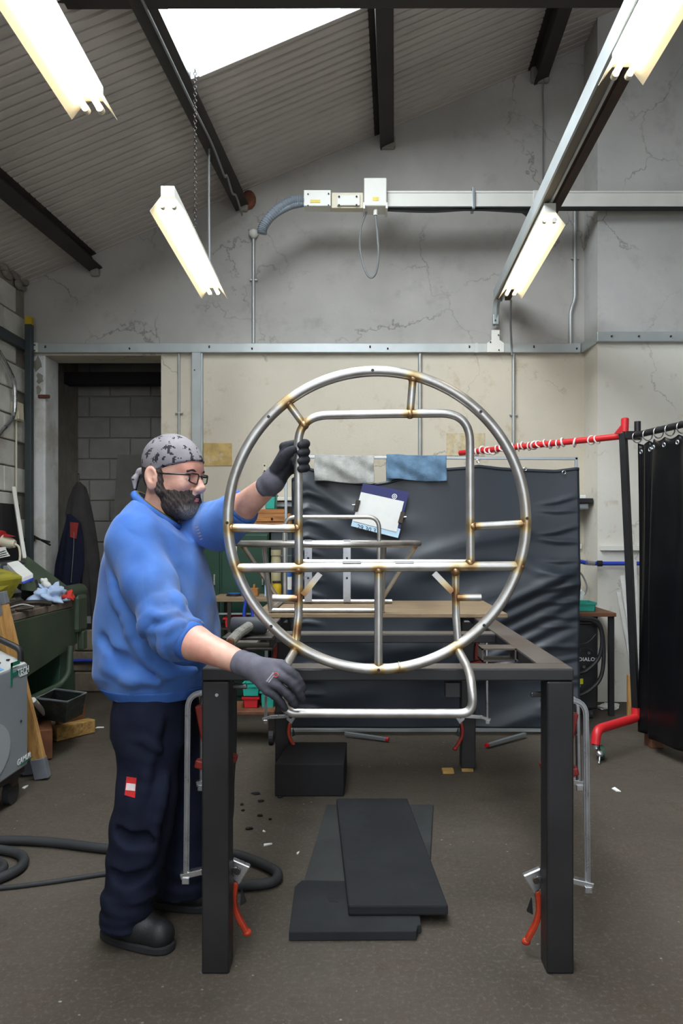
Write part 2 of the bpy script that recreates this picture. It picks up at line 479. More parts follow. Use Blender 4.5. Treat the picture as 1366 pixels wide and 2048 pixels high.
# bandana: pale grey-violet with blocky dark camouflage
m, nt, b = new_mat('camo_cloth'); v = coords(nt, False)
sn = node(nt, 'ShaderNodeVectorMath', operation='SNAP'); sn.inputs[1].default_value = (.0046,) * 3; nt.links.new(v, sn.inputs[0])
n1 = noise(nt, sn.outputs[0], 40, 2, .6)
n2 = noise(nt, sn.outputs[0], 40, 1, .5)
base = mix(nt, ramp(nt, noise(nt, v, 9, 3), .35, .65), s2l((114, 109, 114)), s2l((136, 130, 134)))
sp = ramp(nt, n1, .578, .583); 
col = mix(nt, sp, base, s2l((30, 30, 36)))
nt.links.new(col, b.inputs['Base Color']); b.inputs['Roughness'].default_value = .85
bump(nt, b, noise(nt, v, 400, 2), .2, .001)
# sweatshirt
m, nt, b = new_mat('sweatshirt'); v = coords(nt, False)
n1 = noise(nt, v, 4, 4); n2 = noise(nt, v, 7, 6, .7); n3 = noise(nt, v, 500, 2)
col = mix(nt, ramp(nt, n1, .35, .65), s2l((60, 98, 166)), s2l((84, 123, 187)))
gr = node(nt, 'ShaderNodeAttribute', attribute_name='dirt')
mu = node(nt, 'ShaderNodeMath', operation='MULTIPLY'); nt.links.new(gr.outputs['Fac'], mu.inputs[0]); nt.links.new(ramp(nt, n2, .42, .62), mu.inputs[1])
col = mix(nt, mu.outputs[0], col, s2l((84, 96, 128)))
nt.links.new(col, b.inputs['Base Color']); b.inputs['Roughness'].default_value = .95; b.inputs['Specular IOR Level'].default_value = .15
b.inputs['Sheen Weight'].default_value = .15
vw = coords(nt, False, scale=(1, 1, .55)); nw = noise(nt, vw, 7, 1, .5, .4)
ab = node(nt, 'ShaderNodeMath', operation='SUBTRACT'); nt.links.new(nw, ab.inputs[0]); ab.inputs[1].default_value = .5
ab2 = node(nt, 'ShaderNodeMath', operation='ABSOLUTE'); nt.links.new(ab.outputs[0], ab2.inputs[0])
b1_ = node(nt, 'ShaderNodeBump', i_Strength=.22, i_Distance=.05); nt.links.new(ab2.outputs[0], b1_.inputs['Height'])
b2_ = node(nt, 'ShaderNodeBump', i_Strength=.25, i_Distance=.0015); nt.links.new(n3, b2_.inputs['Height']); nt.links.new(b1_.outputs[0], b2_.inputs['Normal']); nt.links.new(b2_.outputs[0], b.inputs['Normal'])
mat('rib_blue', (62, 100, 168), .95, 0, .12, 20, .5, 300, stretch=(1, 1, .1), spec=.15)
mat('olive', (72, 70, 42), .9, 0, .1, 20)
mat('trousers', (25, 29, 45), .92, 0, .22, 6, .3, 300, rgb2=(20, 22, 33), spec=.15)
mat('badge_red', (190, 34, 34), .8, 0, .15, 40)
mat('badge_white', (214, 196, 196), .8, 0, .1, 60)
mat('glove_grey', (88, 86, 96), .9, 0, .1, 20, .5, 400, spec=.2)
mat('glove_dark', (46, 46, 52), .7, 0, .16, 20, .4, 200, spec=.3)
mat('glove_black', (22, 21, 26), .85, 0, .16, 20, .4, 200, spec=.2)
mat('print_grey', (160, 158, 164), .8, 0, .1, 40)
mat('print_red', (190, 70, 64), .8, 0, .1, 40)
mat('boot', (18, 18, 20), .6, 0, .2, 20, .2, 120)
mat('boot_sole', (24, 24, 26), .8, 0, .2, 20, .2, 80)
mat('glasses', (38, 27, 22), .3, 0, .1, 30)
m, nt, b = new_mat('lens'); b.inputs['Base Color'].default_value = (1, .97, .95, 1); b.inputs['Roughness'].default_value = .02
b.inputs['Transmission Weight'].default_value = 1; b.inputs['IOR'].default_value = 1.05; b.inputs['Alpha'].default_value = .25

# welded stainless tube with heat tint around welds
m, nt, b = new_mat('steel_tube'); v = coords(nt, False)
n1 = noise(nt, v, 9, 5, .6); n2 = noise(nt, v, 3, 3)
col = mix(nt, ramp(nt, n1, .35, .65), s2l((172, 168, 164)), s2l((200, 198, 195)))
col = mix(nt, ramp(nt, n2, .60, .80), col, s2l((184, 170, 148)))
at = node(nt, 'ShaderNodeAttribute', attribute_name='tint')
tc = nt.nodes.new('ShaderNodeValToRGB'); e = tc.color_ramp.elements
e[0].position = 0; e[0].color = (*s2l((192, 188, 182)), 1); e[1].position = 1; e[1].color = (*s2l((74, 52, 44)), 1)
for pos, cc in ((.3, (196, 178, 138)), (.55, (150, 112, 74)), (.8, (112, 84, 88))):
    q = e.new(pos); q.color = (*s2l(cc), 1)
nt.links.new(at.outputs['Fac'], tc.inputs[0])
col = mix(nt, ramp(nt, at.outputs['Fac'], .05, .35), col, tc.outputs[0])
nt.links.new(col, b.inputs['Base Color']); b.inputs['Metallic'].default_value = .92
mr = node(nt, 'ShaderNodeMapRange'); nt.links.new(n1, mr.inputs[0]); mr.inputs[3].default_value = .28; mr.inputs[4].default_value = .46
nt.links.new(mr.outputs[0], b.inputs['Roughness'])
bump(nt, b, noise(nt, v, 160, 2), .05, .002)

# lamps
m, nt, b = new_mat('tube_glow'); b.inputs['Base Color'].default_value = (1, 1, 1, 1)
b.inputs['Emission Color'].default_value = (1, .85, .60, 1); b.inputs['Emission Strength'].default_value = TUBE_EMIT
mat('reflector', (240, 232, 212), .4, 0, .03, 3)
m, nt, b = new_mat('skylight_sheet'); b.inputs['Base Color'].default_value = (.8, .85, .9, 1); b.inputs['Roughness'].default_value = .4
b.inputs['Emission Color'].default_value = (.86, .94, 1, 1); b.inputs['Emission Strength'].default_value = SKYLIGHT_EMIT

# concrete floor
m, nt, b = new_mat('concrete_floor'); v = coords(nt, False)
n1 = noise(nt, v, .8, 8, .65); n2 = noise(nt, v, 3.2, 10, .75); n3 = noise(nt, v, 60, 6, .75)
col = mix(nt, ramp(nt, n1, .35, .68), s2l((54, 45, 36)), s2l((86, 78, 68)))
col = mix(nt, ramp(nt, n2, .45, .72), col, s2l((64, 53, 42)))
col = mix(nt, ramp(nt, n3, .52, .72), col, s2l((98, 92, 84)))
vo = node(nt, 'ShaderNodeTexVoronoi', i_Scale=16.0, i_Randomness=1.0); nt.links.new(v, vo.inputs['Vector'])
spk = ramp(nt, vo.outputs['Distance'], .05, .09, (1, 1, 1), (0, 0, 0))
n4 = noise(nt, v, 1.7, 4)
mu = node(nt, 'ShaderNodeMath', operation='MULTIPLY'); nt.links.new(spk, mu.inputs[0]); nt.links.new(ramp(nt, n4, .5, .6), mu.inputs[1])
col = mix(nt, mu.outputs[0], col, s2l((150, 146, 138)))
nt.links.new(col, b.inputs['Base Color'])
nt.links.new(ramp(nt, n2, .3, .7, (.55,) * 3, (.85,) * 3), b.inputs['Roughness'])
bump(nt, b, n3, .4, .006)

# rendered back wall: bare cement above the rail, cream paint below; hairline cracks and stains
def render_wall(name, z_split, up, low, cracks=True):
    m, nt, b = new_mat(name); v = coords(nt, False)
    n1 = noise(nt, v, .9, 6, .62); n2 = noise(nt, v, 4, 8, .7); n3 = noise(nt, v, 40, 4, .7)
    a = s2l(up); c = s2l(low)
    cu = mix(nt, ramp(nt, n1, .3, .7), tuple(x * .80 for x in a), tuple(x * 1.1 for x in a))
    cu = mix(nt, ramp(nt, n2, .55, .8), cu, tuple(x * .72 for x in a))
    cl = mix(nt, ramp(nt, n1, .3, .7), tuple(x * .90 for x in c), tuple(x * 1.05 for x in c))
    cl = mix(nt, ramp(nt, n2, .58, .8), cl, s2l((168, 148, 112)))
    sx = node(nt, 'ShaderNodeSeparateXYZ'); nt.links.new(v, sx.inputs[0])
    gt = node(nt, 'ShaderNodeMath', operation='GREATER_THAN'); nt.links.new(sx.outputs['Z'], gt.inputs[0]); gt.inputs[1].default_value = z_split
    col = mix(nt, gt.outputs[0], cl, cu)
    if cracks:
        ad = node(nt, 'ShaderNodeVectorMath', operation='ADD'); no = node(nt, 'ShaderNodeTexNoise', i_Scale=1.6, i_Detail=8.0, i_Roughness=.6)
        nt.links.new(v, no.inputs['Vector']); nt.links.new(v, ad.inputs[0])
        sc = node(nt, 'ShaderNodeVectorMath', operation='SCALE'); sc.inputs['Scale'].default_value = .7; nt.links.new(no.outputs['Color'], sc.inputs[0]); nt.links.new(sc.outputs[0], ad.inputs[1])
        vo = node(nt, 'ShaderNodeTexVoronoi', feature='DISTANCE_TO_EDGE', i_Scale=.85); nt.links.new(ad.outputs[0], vo.inputs['Vector'])
        cr = ramp(nt, vo.outputs['Distance'], .001, .006, (1, 1, 1), (0, 0, 0))
        mk = ramp(nt, noise(nt, v, 1.3, 3), .46, .6)
        mu = node(nt, 'ShaderNodeMath', operation='MULTIPLY'); nt.links.new(cr, mu.inputs[0]); nt.links.new(mk, mu.inputs[1])
        mu2 = node(nt, 'ShaderNodeMath', operation='MULTIPLY'); nt.links.new(mu.outputs[0], mu2.inputs[0]); mu2.inputs[1].default_value = .55
        col = mix(nt, mu2.outputs[0], col, s2l((70, 64, 58)))
    nt.links.new(col, b.inputs['Base Color']); b.inputs['Roughness'].default_value = .9; b.inputs['Specular IOR Level'].default_value = .2
    bump(nt, b, n3, .25, .006)
render_wall('cement_wall', 3.08, (176, 172, 166), (206, 197, 180))
render_wall('pier_wall', 3.08, (186, 184, 180), (222, 218, 208))
mat('block_paint', (206, 204, 196), .85, 0, .12, 5, .5, 50, rgb2=(176, 170, 158))
mat('block_grey', (150, 146, 142), .9, 0, .15, 5, .5, 50)
mat('block_low', (128, 116, 100), .9, 0, .2, 6, .5, 50, rgb2=(100, 88, 74))
mat('pillar_paint', (214, 214, 212), .85, 0, .1, 4, .5, 40, rgb2=(182, 176, 164))
mat('mortar', (140, 134, 124), .95, 0, .2, 8, .5, 40)
mat('stain_pale', (196, 180, 146), .9, 0, .2, 22, .3, 60, rgb2=(206, 197, 178))
mat('web_grey', (128, 120, 108), .6, .3, .15, 5)
mat('stain_ochre', (188, 160, 104), .9, 0, .25, 14, .3, 60, rgb2=(206, 190, 158))
# ------------------------------------------------------------------ the room
YW, YP, XL = 6.70, 6.32, -3.02           # back wall, pier face, left wall
def roof(x): return 4.99 + .423 * x
def struct(mb, name, m, label, parent=None, **k):
    return build(mb, name, m, parent, origin=(0, 0, 0), label=label, kind='structure', **k)
struct(MB().mm(-7, 9, -7, 9.5, -.12, 0), 'floor', 'concrete_floor', 'worn brown-grey concrete workshop floor')
# back wall (with the doorway at its left end)
DX0, DX1, DZ = -2.85, -1.81, 3.05
wb = MB()
wb.prism([(XL - .2, YW, DZ), (DX1, YW, DZ), (DX1, YW, roof(DX1) + .04), (XL - .2, YW, roof(XL - .2) + .04)], (0, .3, 0))
wb.prism([(DX1, YW, 0), (2.2, YW, 0), (2.2, YW, roof(2.2) + .04), (DX1, YW, roof(DX1) + .04)], (0, .3, 0))
wall_back = struct(wb, 'wall_back', 'cement_wall', 'cracked cement gable wall, grey above and cream below the rail')
struct(MB().prism([(2.02, YP, 0), (8.6, YP, 0), (8.6, YP, 5.2), (3.0, YP, roof(3.0) + .04), (2.02, YP, roof(2.02) + .04)], (0, .6, 0)), 'wall_pier', 'pier_wall', 'pale wall pier standing proud of the back wall')
struct(MB().mm(XL, DX0, YW - .02, YW + .28, 0, DZ), 'trim_1', 'pillar_paint', 'white painted pillar beside the dark doorway', bev=.015)
# broken plaster patches on the pillar
pl = thing('plaster_scar', 'crumbled grey plaster scar on the white pillar under the rail', 'plaster scar', P(88, 760, YW - .03))
mb = MB()
for (px, py, rr) in ((76, 728, .045), (80, 758, .035), (77, 780, .028)):
    c = P(px, py, YW - .021); rs = random.Random(px)
    mb.prism([c + Vector((math.cos(k * .5236) * rr * rs.uniform(.5, 1.1), 0, math.sin(k * .5236) * rr * rs.uniform(.8, 1.9))) for k in range(12)], (0, -.004, 0))
build(mb, 'rough_plaster', 'mortar', pl)
build(MB().box(P(88, 793, YW - .03), (.1, .03, .03)), 'timber_stub', 'rust', pl, bev=.004)

# left wall of painted blocks
wl = struct(MB().mm(XL - .3, XL - .03, -5, 9, 0, roof(XL) + .02), 'wall_left', 'mortar', 'white painted blockwork side wall')
bm_ = MB().box((0, 0, 0), (.04, .43, .212)); proto = build(bm_, 'block', 'block_paint', wl, bev=.008)
ORI[wl.name] = Vector((0, 0, 0)); nblk = 0
for r_ in range(17):
    z = .112 + r_ * .2245
    if z + .1 > roof(XL): break
    y = YW - .215 - (.22 if r_ % 2 else 0)
    while y > 4.6:
        if nblk == 0: o = proto
        else: o = proto.copy(); COL.objects.link(o)
        o.location = (XL - .02 + random.uniform(-.004, .003), y, z); nblk += 1
        y -= .442
mb = MB()
for i in range(26):
    mb.sph((XL + random.uniform(-.03, .0), YW - .03 - i * .045, roof(XL) - .03 + random.uniform(-.05, .02)), (random.uniform(.02, .04), random.uniform(.04, .08), random.uniform(.02, .05)), 7, 5)
struct(mb, 'trim_2', 'mortar', 'rough mortar packed under the eaves', smooth=True)

# recess behind the doorway
rc = struct(MB().mm(-3.3, -1.2, 8.0, 8.2, 0, 3.6), 'wall_recess', 'mortar', 'dark blockwork wall inside the doorway')
bm_ = MB().box((0, 0, 0), (.43, .03, .212)); proto = build(bm_, 'block', 'block_grey', rc, bev=.006); nblk = 0
for r_ in range(15):
    z = .112 + r_ * .2245; x = -3.15 - (.22 if r_ % 2 else 0)
    while x < -1.2:
        if nblk == 0: o = proto
        else: o = proto.copy(); COL.objects.link(o)
        o.location = (x, 7.995 + random.uniform(-.003, .003), z); nblk += 1
        x += .442
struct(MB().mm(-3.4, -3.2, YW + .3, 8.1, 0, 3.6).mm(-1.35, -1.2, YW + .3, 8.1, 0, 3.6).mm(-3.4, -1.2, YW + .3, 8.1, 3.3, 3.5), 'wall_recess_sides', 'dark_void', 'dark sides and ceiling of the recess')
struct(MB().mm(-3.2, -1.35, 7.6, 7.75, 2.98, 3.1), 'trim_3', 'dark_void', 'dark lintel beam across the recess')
# low blocks across the foot of the doorway
lw = struct(MB().mm(DX0, DX1, YW + .03, YW + .25, 0, .56), 'wall_low', 'mortar', 'low rough block wall across the foot of the doorway')
bm_ = MB().box((0, 0, 0), (.29, .05, .175)); proto = build(bm_, 'block', 'block_low', lw, bev=.01); nblk = 0
for r_ in range(3):
    for i in range(4):
        x = DX0 + .1 + i * .302 - (.12 if r_ % 2 else 0)
        if x > DX1 - .1: continue
        o = proto if nblk == 0 else proto.copy()
        if nblk: COL.objects.link(o)
        o.location = (x, YW + .02 + random.uniform(-.006, .006), .095 + r_ * .186); nblk += 1

# other walls (behind and beside the camera); the wide door opening is added to let fill daylight in
struct(MB().mm(8.5, 8.8, -5, 7, 0, 5.2), 'wall_right', 'pier_wall', 'far side wall of the workshop')
struct(MB().mm(-3.3, -1.6, -5.2, -5, 0, 5).mm(4.4, 8.8, -5.2, -5, 0, 5.2).prism([(-3.3, -5.2, 4.0), (8.8, -5.2, 4.0), (8.8, -5.2, 5.2), (3, -5.2, 6.3), (-3.3, -5.2, 3.65)], (0, .2, 0)), 'wall_front', 'pier_wall', 'wall behind the view with a wide opening added for daylight')

# roof: purlins run away from the camera, ribbed sheets lie on them
ceil = bpy.data.objects.new('ceiling', None); COL.objects.link(ceil); ORI['ceiling'] = Vector((0, 0, 0)); add_props(ceil, 'sloping ribbed sheet roof on dark steel purlins', None, None, 'structure')
def rib_sheet(x0, x1, y0, y1):
    mb = MB(); pitch = .0835; y = y0; prof = []
    while y < y1 - 1e-4:
        for dy, h in ((0, 0), (.050, 0), (.056, .014), (.074, .014), (.080, 0)):
            if y + dy <= y1: prof.append((y + dy, h))
        y += pitch
    prof.append((y1, 0))
    vs = []; n = len(prof)
    for x in (x0, x1):
        for (yy, h) in prof: vs.append((x, yy, roof(x) + h))
    return mb.add(vs, [(i, i + 1, n + i + 1, n + i) for i in range(n - 1)])
YB = [-4.9, -3.9, -2.9, -1.9, -.9, .1, 1.1, 2.1, 3.1, 4.1, 5.0, 5.85, 6.75]
PX = [-3.4, -2.42, -1.10, .21, 1.60, 3.05]      # purlin lines at the back wall
for i in range(len(YB) - 1):
    for j in range(len(PX) - 1):
        if j == 2 and -3.9 <= YB[i] < 5.0 and YB[i] < 4.99: continue      # the roof lights lie here
        o = build(rib_sheet(PX[j], -1.15 if j == 1 and YB[i] < 4.99 else PX[j + 1], YB[i], YB[i + 1]), 'roof_sheet', 'roof_sheet', ceil, recalc=False)
XS = -1.15
sk = MB().prism([(XS, -3.9, roof(XS) + .05), (PX[3], -3.9, roof(PX[3]) + .05), (PX[3], 5.0, roof(PX[3]) + .05), (XS, 5.0, roof(XS) + .05)], (0, 0, .01))
struct(sk, 'window_1', 'skylight_sheet', 'bright translucent rooflight between two purlins')
fr = MB()
for x in (XS - .006,): fr.bar((x, -3.9, roof(x) - .02), (x, 5.0, roof(x) - .02), .012, .16)
struct(fr, 'trim_4', 'rail_dark', 'dark flashing along the rooflight edge')
struct(MB().bar((PX[2], 5.005, roof(PX[2]) + .02), (PX[3], 5.005, roof(PX[3]) + .02), .01, .05), 'trim_5', 'white_paint', 'pale lip at the end of the rooflight')
struct(MB().prism([(3.05, -5, roof(3.05)), (8.8, -5, roof(3.05) - .423 * 5.75), (8.8, 6.75, roof(3.05) - .423 * 5.75), (3.05, 6.75, roof(3.05))], (0, 0, .02)), 'ceiling_far', 'roof_sheet', 'far slope of the sheet roof')
for i, x in enumerate(PX[1:5]):
    sk_ = .046
    p0 = Vector((x - sk_ * 9.0, YW - 9.0, roof(x - sk_ * 9.0) - .075)); p1 = Vector((x, YW + .02, roof(x) - .075))
    w_ = .13 if i else .11
    mb = MB()
    up = Vector((-.39, 0, .92))
    mb.bar(p0, p1, .014, .15, up)
    mb.bar(p0 + up * .07, p1 + up * .07, w_, .014, up).bar(p0 - up * .07, p1 - up * .07, w_, .014, up)
    build(mb, 'purlin', 'purlin', ceil)
mb = MB(); mb.bar((-1.9, 4.0, 4.318), (3.2, 4.0, 4.332), .12, .02).bar((-1.9, 4.0, 4.413), (3.2, 4.0, 4.427), .014, .18).bar((-1.9, 4.0, 4.508), (3.2, 4.0, 4.522), .12, .02)
build(mb, 'tie_beam', 'purlin', ceil)
for (px, py, s_) in ((775, 275, .1), (1080, 140, .12), (487, 405, .06), (190, 535, .06)):
    build(MB().box(P(px, py + 10, YW - .02), (s_ * 1.4, .06, s_ * 1.2)), 'bearing_pad', 'mortar', ceil, bev=.02)
build(MB().sph(P(497, 400, YW - .01), (.07, .03, .09), 10, 7), 'rust_patch', 'rust', ceil)

# ------------------------------------------------------------------ rails on the walls
rl = thing('wall_rail', 'long grey steel rail bolted across the back wall above the doorway', 'rail', P(600, 697, YW - .04))
zr = P(600, 697, YW - .03).z
xa, xb = P(72, 0, YW).x, P(1158, 0, YW).x
mb = MB().mm(xa, xb, YW - .055, YW - .005, zr - .042, zr + .042)
build(mb, 'rail_bar', 'rail_grey', rl, bev=.006)
for px in (96, 263, 421, 506, 740, 775, 937, 1004, 1065, 1150):
    build(MB().cyl((P(px, 0, YW).x, YW - .055, zr + random.choice((-.015, .018))), (P(px, 0, YW).x, YW - .062, zr), .007, n=8), 'bolt', 'dark_steel', rl)
build(MB().mm(P(948, 0, YW).x, P(954, 0, YW).x, YW - .056, YW - .05, zr - .042, zr + .042), 'joint_strip', 'galv', rl)
pr = thing('pier_rail', 'grey steel rail cranked round onto the pale wall pier', 'rail', P(1270, 674, YP))
zp = zr
build(MB().mm(2.0, 4.2, YP - .055, YP - .005, zp - .042, zp + .042), 'rail_bar', 'rail_grey', pr, bev=.006)
build(MB().bar((xb + .02, YW - .045, zp), (2.03, YP - .05, zp), .03, .085), 'angled_link', 'rail_grey', pr, bev=.004)
for (x, y) in ((xb + .04, YW - .07), (2.12, YP - .056), (2.35, YP - .056), (2.62, YP - .056)):
    build(MB().cyl((x, y, zp), (x, y - .012, zp), .008, n=8), 'bolt', 'dark_steel', pr)
sl = thing('side_rail', 'dark grey rail along the left block wall', 'rail', (XL + .03, 6, zr))
build(MB().mm(XL, XL + .05, 3.5, YW - .02, zr - .045, zr + .045), 'rail_bar', 'rail_dark', sl, bev=.006)
# corner post with a yellow tip and a white bolted plate
cp = thing('corner_post', 'dark steel post with a yellow-painted tip in the left corner', 'post', P(60, 1130, YW - .12))
xp0, xp1 = P(52, 0, YW - .12).x, P(65, 0, YW - .12).x
build(MB().mm(xp0, xp1, YW - .15, YW - .09, .0, P(0, 648, YW - .15).z), 'post_shaft', 'rail_dark', cp, bev=.004)
build(MB().mm(xp0, xp1, YW - .15, YW - .09, P(0, 648, YW - .15).z, P(0, 632, YW - .15).z), 'painted_tip', 'yellow_paint', cp, bev=.004)
q = thing('bolted_plate', 'small white bolted plate joining post and rail', 'plate', P(69, 695, YW - .08))
build(MB().box(P(69, 695, YW - .07), (.055, .02, .085)), 'plate_face', 'white_paint', q, bev=.003)
for dz in (-5, 6): build(MB().cyl(P(69, 695 + dz, YW - .08), P(69, 695 + dz, YW - .09), .008, n=8), 'bolt_hole', 'black_plastic', q)
# upright strut between rail and floor
us = thing('upright_strut', 'pale grey upright channel fixed under the rail behind the worker', 'strut', (P(395, 0, YW).x, YW - .05, 0))
build(MB().mm(P(386, 0, YW).x, P(404, 0, YW).x, YW - .06, YW - .005, 0, zr - .042), 'channel_face', 'rail_grey', us, bev=.006)
build(MB().mm(P(404, 0, YW).x, P(407, 0, YW).x, YW - .04, YW - .005, 0, zr - .042), 'channel_lip', 'galv', us)
build(MB().cyl(P(389, 740, YW - .06), P(389, 740, YW - .068), .007, n=8), 'bolt', 'dark_steel', us)

# conduits on the wall
def conduit(label, px, y0, y1, Yc, r=.012, ball=False, clips=(), jog=None):
    t = thing('conduit_pipe', label, 'conduit', P(px, y1, Yc), 'conduits on the back wall')
    pts = [P(px, y0, Yc), P(px, y1, Yc)] if not jog else [P(px, y0, Yc), P(px, jog[0], Yc), P(px + jog[1], jog[0] + 22, Yc), P(px + jog[1], y1, Yc)]
    build(MB().tube(fillet(pts, .08), r, 10), 'pipe', 'conduit', t, smooth=True)
    for c in clips:
        build(MB().box(P(px, c, Yc), (.07, .02, .014)), 'clip', 'conduit', t, bev=.003)
    if ball:
        build(MB().sph(P(px, y0 - 8, Yc - .02), .042, 14, 9), 'junction_ball', 'white_paint', t, smooth='all')
        build(MB().cyl(P(px - 9, y0 - 16, Yc - .02), P(px, y0 - 8, Yc - .02), .009, n=8), 'cable_entry', 'conduit', t)
    return t
conduit('thin conduit with a white ball joint rising to the roof corner', 507, 475, 687, YW - .02, .016, True, (560,))
conduit('thin conduit dropping from the rail beside the dark doorway', 358, 707, 1150, YW - .02, .011, clips=(826,))
conduit('thin conduit dropping behind the top of the big steel ring', 840, 707, 1000, YW - .02, .018)
conduit('thin conduit dropping to the right of the big steel ring', 1027, 707, 1000, YW - .02, .016, clips=(830,))
conduit('pale conduit with a crank between the white trunking and the rail', 1150, 408, 690, YW - .02, .017, clips=(517,), jog=(600, -9))
# left wall pipe and socket
t = thing('bent_pipe', 'bent silver pipe on the left block wall', 'pipe', P(10, 830, 6.3))
build(MB().tube(fillet([Vector((XL + .05, 6.0, 2.98)), Vector((XL + .05, 6.35, 2.75)), Vector((XL + .05, 6.35, 2.45)), Vector((XL + .05, 6.0, 2.2))], .1), .018, 10), 'pipe_run', 'silver', t, smooth=True)
t = thing('socket_box', 'cream double socket box on the left block wall', 'socket', (XL, 6.45, 2.45))
build(MB().mm(XL, XL + .05, 6.38, 6.52, 2.42, 2.58), 'box_body', 'cream_plastic', t, bev=.006)
build(MB().mm(XL + .05, XL + .06, 6.40, 6.50, 2.43, 2.50), 'cover_plate', 'cream_plastic', t, bev=.003)
build(MB().tube([(XL + .02, 6.44, 2.42), (XL + .02, 6.44, 1.2)], .008, 8), 'drop_cable', 'cream_plastic', t)
# ochre stains = repair patches on the paint
for (x0, x1, y0, y1, lb) in ((407, 464, 886, 932, 'ochre stained repair patch on the wall behind the worker'), (893, 970, 866, 912, 'ochre scribbled repair patch on the wall inside the ring')):
    a, c = P(x0, y1, YW - .003), P(x1, y0, YW - .003)
    build(MB().mm(a.x, c.x, YW - .006, YW + .002, a.z, c.z), 'repair_patch', 'stain_ochre' if x0 < 500 else 'stain_pale', label=lb, cat='wall patch', bev=.003)

# ------------------------------------------------------------------ white trunking with boxes, cables
YT = 6.15
tr = thing('cable_trunking', 'long white trunking beam carried across the wall and pier', 'trunking', P(900, 415, YT))
z0, z1 = P(0, 413, YT).z, P(0, 384, YT).z
build(MB().mm(P(772, 0, YT).x, 4.0, YT, YT + .09, z0, z1), 'trunking_body', 'white_paint', tr, bev=.006)
build(MB().mm(P(772, 0, YT).x, 4.0, YT - .004, YT + .06, z0 - .012, z0 - .002), 'slotted_underside', 'cable_black', tr)
build(MB().mm(P(772, 0, YT).x, 4.0, YT - .008, YT + .01, z1 - .008, z1 + .006), 'top_lip', 'white_paint', tr)
build(MB().mm(P(1066, 0, YT).x, P(1092, 0, YT).x, YT - .012, YT + .09, z0 - .01, z1 + .01), 'joint_cover', 'white_paint', tr, bev=.003)
build(MB().mm(P(663, 0, YT).x, P(726, 0, YT).x, YT, YT + .08, P(0, 416, YT).z, P(0, 385, YT).z), 'back_plate', 'cream_plastic', tr, bev=.004)
build(MB().mm(P(674, 0, YT).x, P(720, 0, YT).x, YT - .02, YT, P(0, 413, YT).z, P(0, 391, YT).z), 'cover_plate', 'white_paint', tr, bev=.006)
for (px, py) in ((678, 393), (713, 393), (678, 410), (713, 410)): build(MB().cyl(P(px, py, YT - .02), P(px, py, YT - .03), .008, n=8), 'screw', 'dark_steel', tr)
b1 = build(MB().mm(P(608, 0, YT).x, P(662, 0, YT).x, YT - .03, YT + .09, P(0, 415, YT).z, P(0, 383, YT).z), 'end_box', 'white_paint', tr, bev=.005)
build(MB().mm(P(621, 0, YT).x, P(641, 0, YT).x, YT - .033, YT - .03, P(0, 409, YT).z, P(0, 403, YT).z), 'yellow_sticker', 'yellow_label', b1)
for (px, py) in ((616, 388), (657, 387), (616, 411), (657, 410)): build(MB().cyl(P(px, py, YT - .03), P(px, py, YT - .04), .006, n=8), 'screw', 'dark_steel', b1)
b2 = build(MB().mm(P(728, 0, YT).x, P(773, 0, YT).x, YT - .06, YT + .12, P(0, 418, YT).z, P(0, 362, YT).z), 'motor_box', 'white_paint', tr, bev=.008)
build(MB().mm(P(745, 0, YT).x, P(757, 0, YT).x, YT - .063, YT - .06, P(0, 408, YT).z, P(0, 401, YT).z), 'yellow_sticker', 'yellow_label', b2)
build(MB().mm(P(726, 0, YT).x, P(730, 0, YT).x, YT - .07, YT + .1, P(0, 424, YT).z, P(0, 412, YT).z), 'side_lug', 'white_paint', b2).location
build(MB().mm(P(771, 0, YT).x, P(775, 0, YT).x, YT - .07, YT + .1, P(0, 424, YT).z, P(0, 412, YT).z), 'side_lug', 'white_paint', b2)
build(MB().cyl(P(751, 418, YT), P(751, 431, YT), .018, n=10), 'cable_gland', 'white_paint', tr, smooth=True)
for px in (947,): build(MB().mm(P(px - 3, 0, YT).x, P(px + 3, 0, YT).x, YT - .02, YT + .1, z0 - .02, z1 + .04), 'hanger_strap', 'galv', tr, bev=.003)
build(MB().tube(spline([P(775, 421, YT + .02), P(860, 424, YT + .02), P(950, 420, YT + .02), P(1065, 426, YT + .02)]), .008, 8), 'run_cable', 'cable_black', tr, smooth=True)
build(MB().tube(fillet([P(1042, 416, YT + .05), P(1062, 430, YT + .1), P(1063, 470, YW - .05)], .1), .03, 8), 'bracket_arm', 'rail_dark', tr, smooth=True)
lp = [P(751, 430, YT), P(755, 470, YT - .02), P(757, 510, YT - .03), P(752, 545, YT), P(741, 555, YT + .03), P(729, 538, YT + .05), P(720, 495, YT + .06), P(722, 455, YT + .04), P(733, 424, YT + .02)]
build(MB().tube(spline(lp), .009, 8), 'hanging_loop', 'cable_grey', tr, smooth=True)
for off, nm in ((0, 0), (1, 1)):
    pts = [P(607, 401 + off * 6, YT), P(580, 404 + off * 9, YT - .02), P(548, 425 + off * 6, YT - .05), P(527, 452 + off * 4, YT - .06), P(524, 468, YT - .05)]
    sp = spline(pts, 14)
    mb = MB().tube(sp, [.038 * (1 - .3 * off) * (1 + (.10 if i % 2 else -.05)) for i in range(len(sp))], 12)
    build(mb, 'flexible_conduit', 'flex_grey', tr, smooth=True)

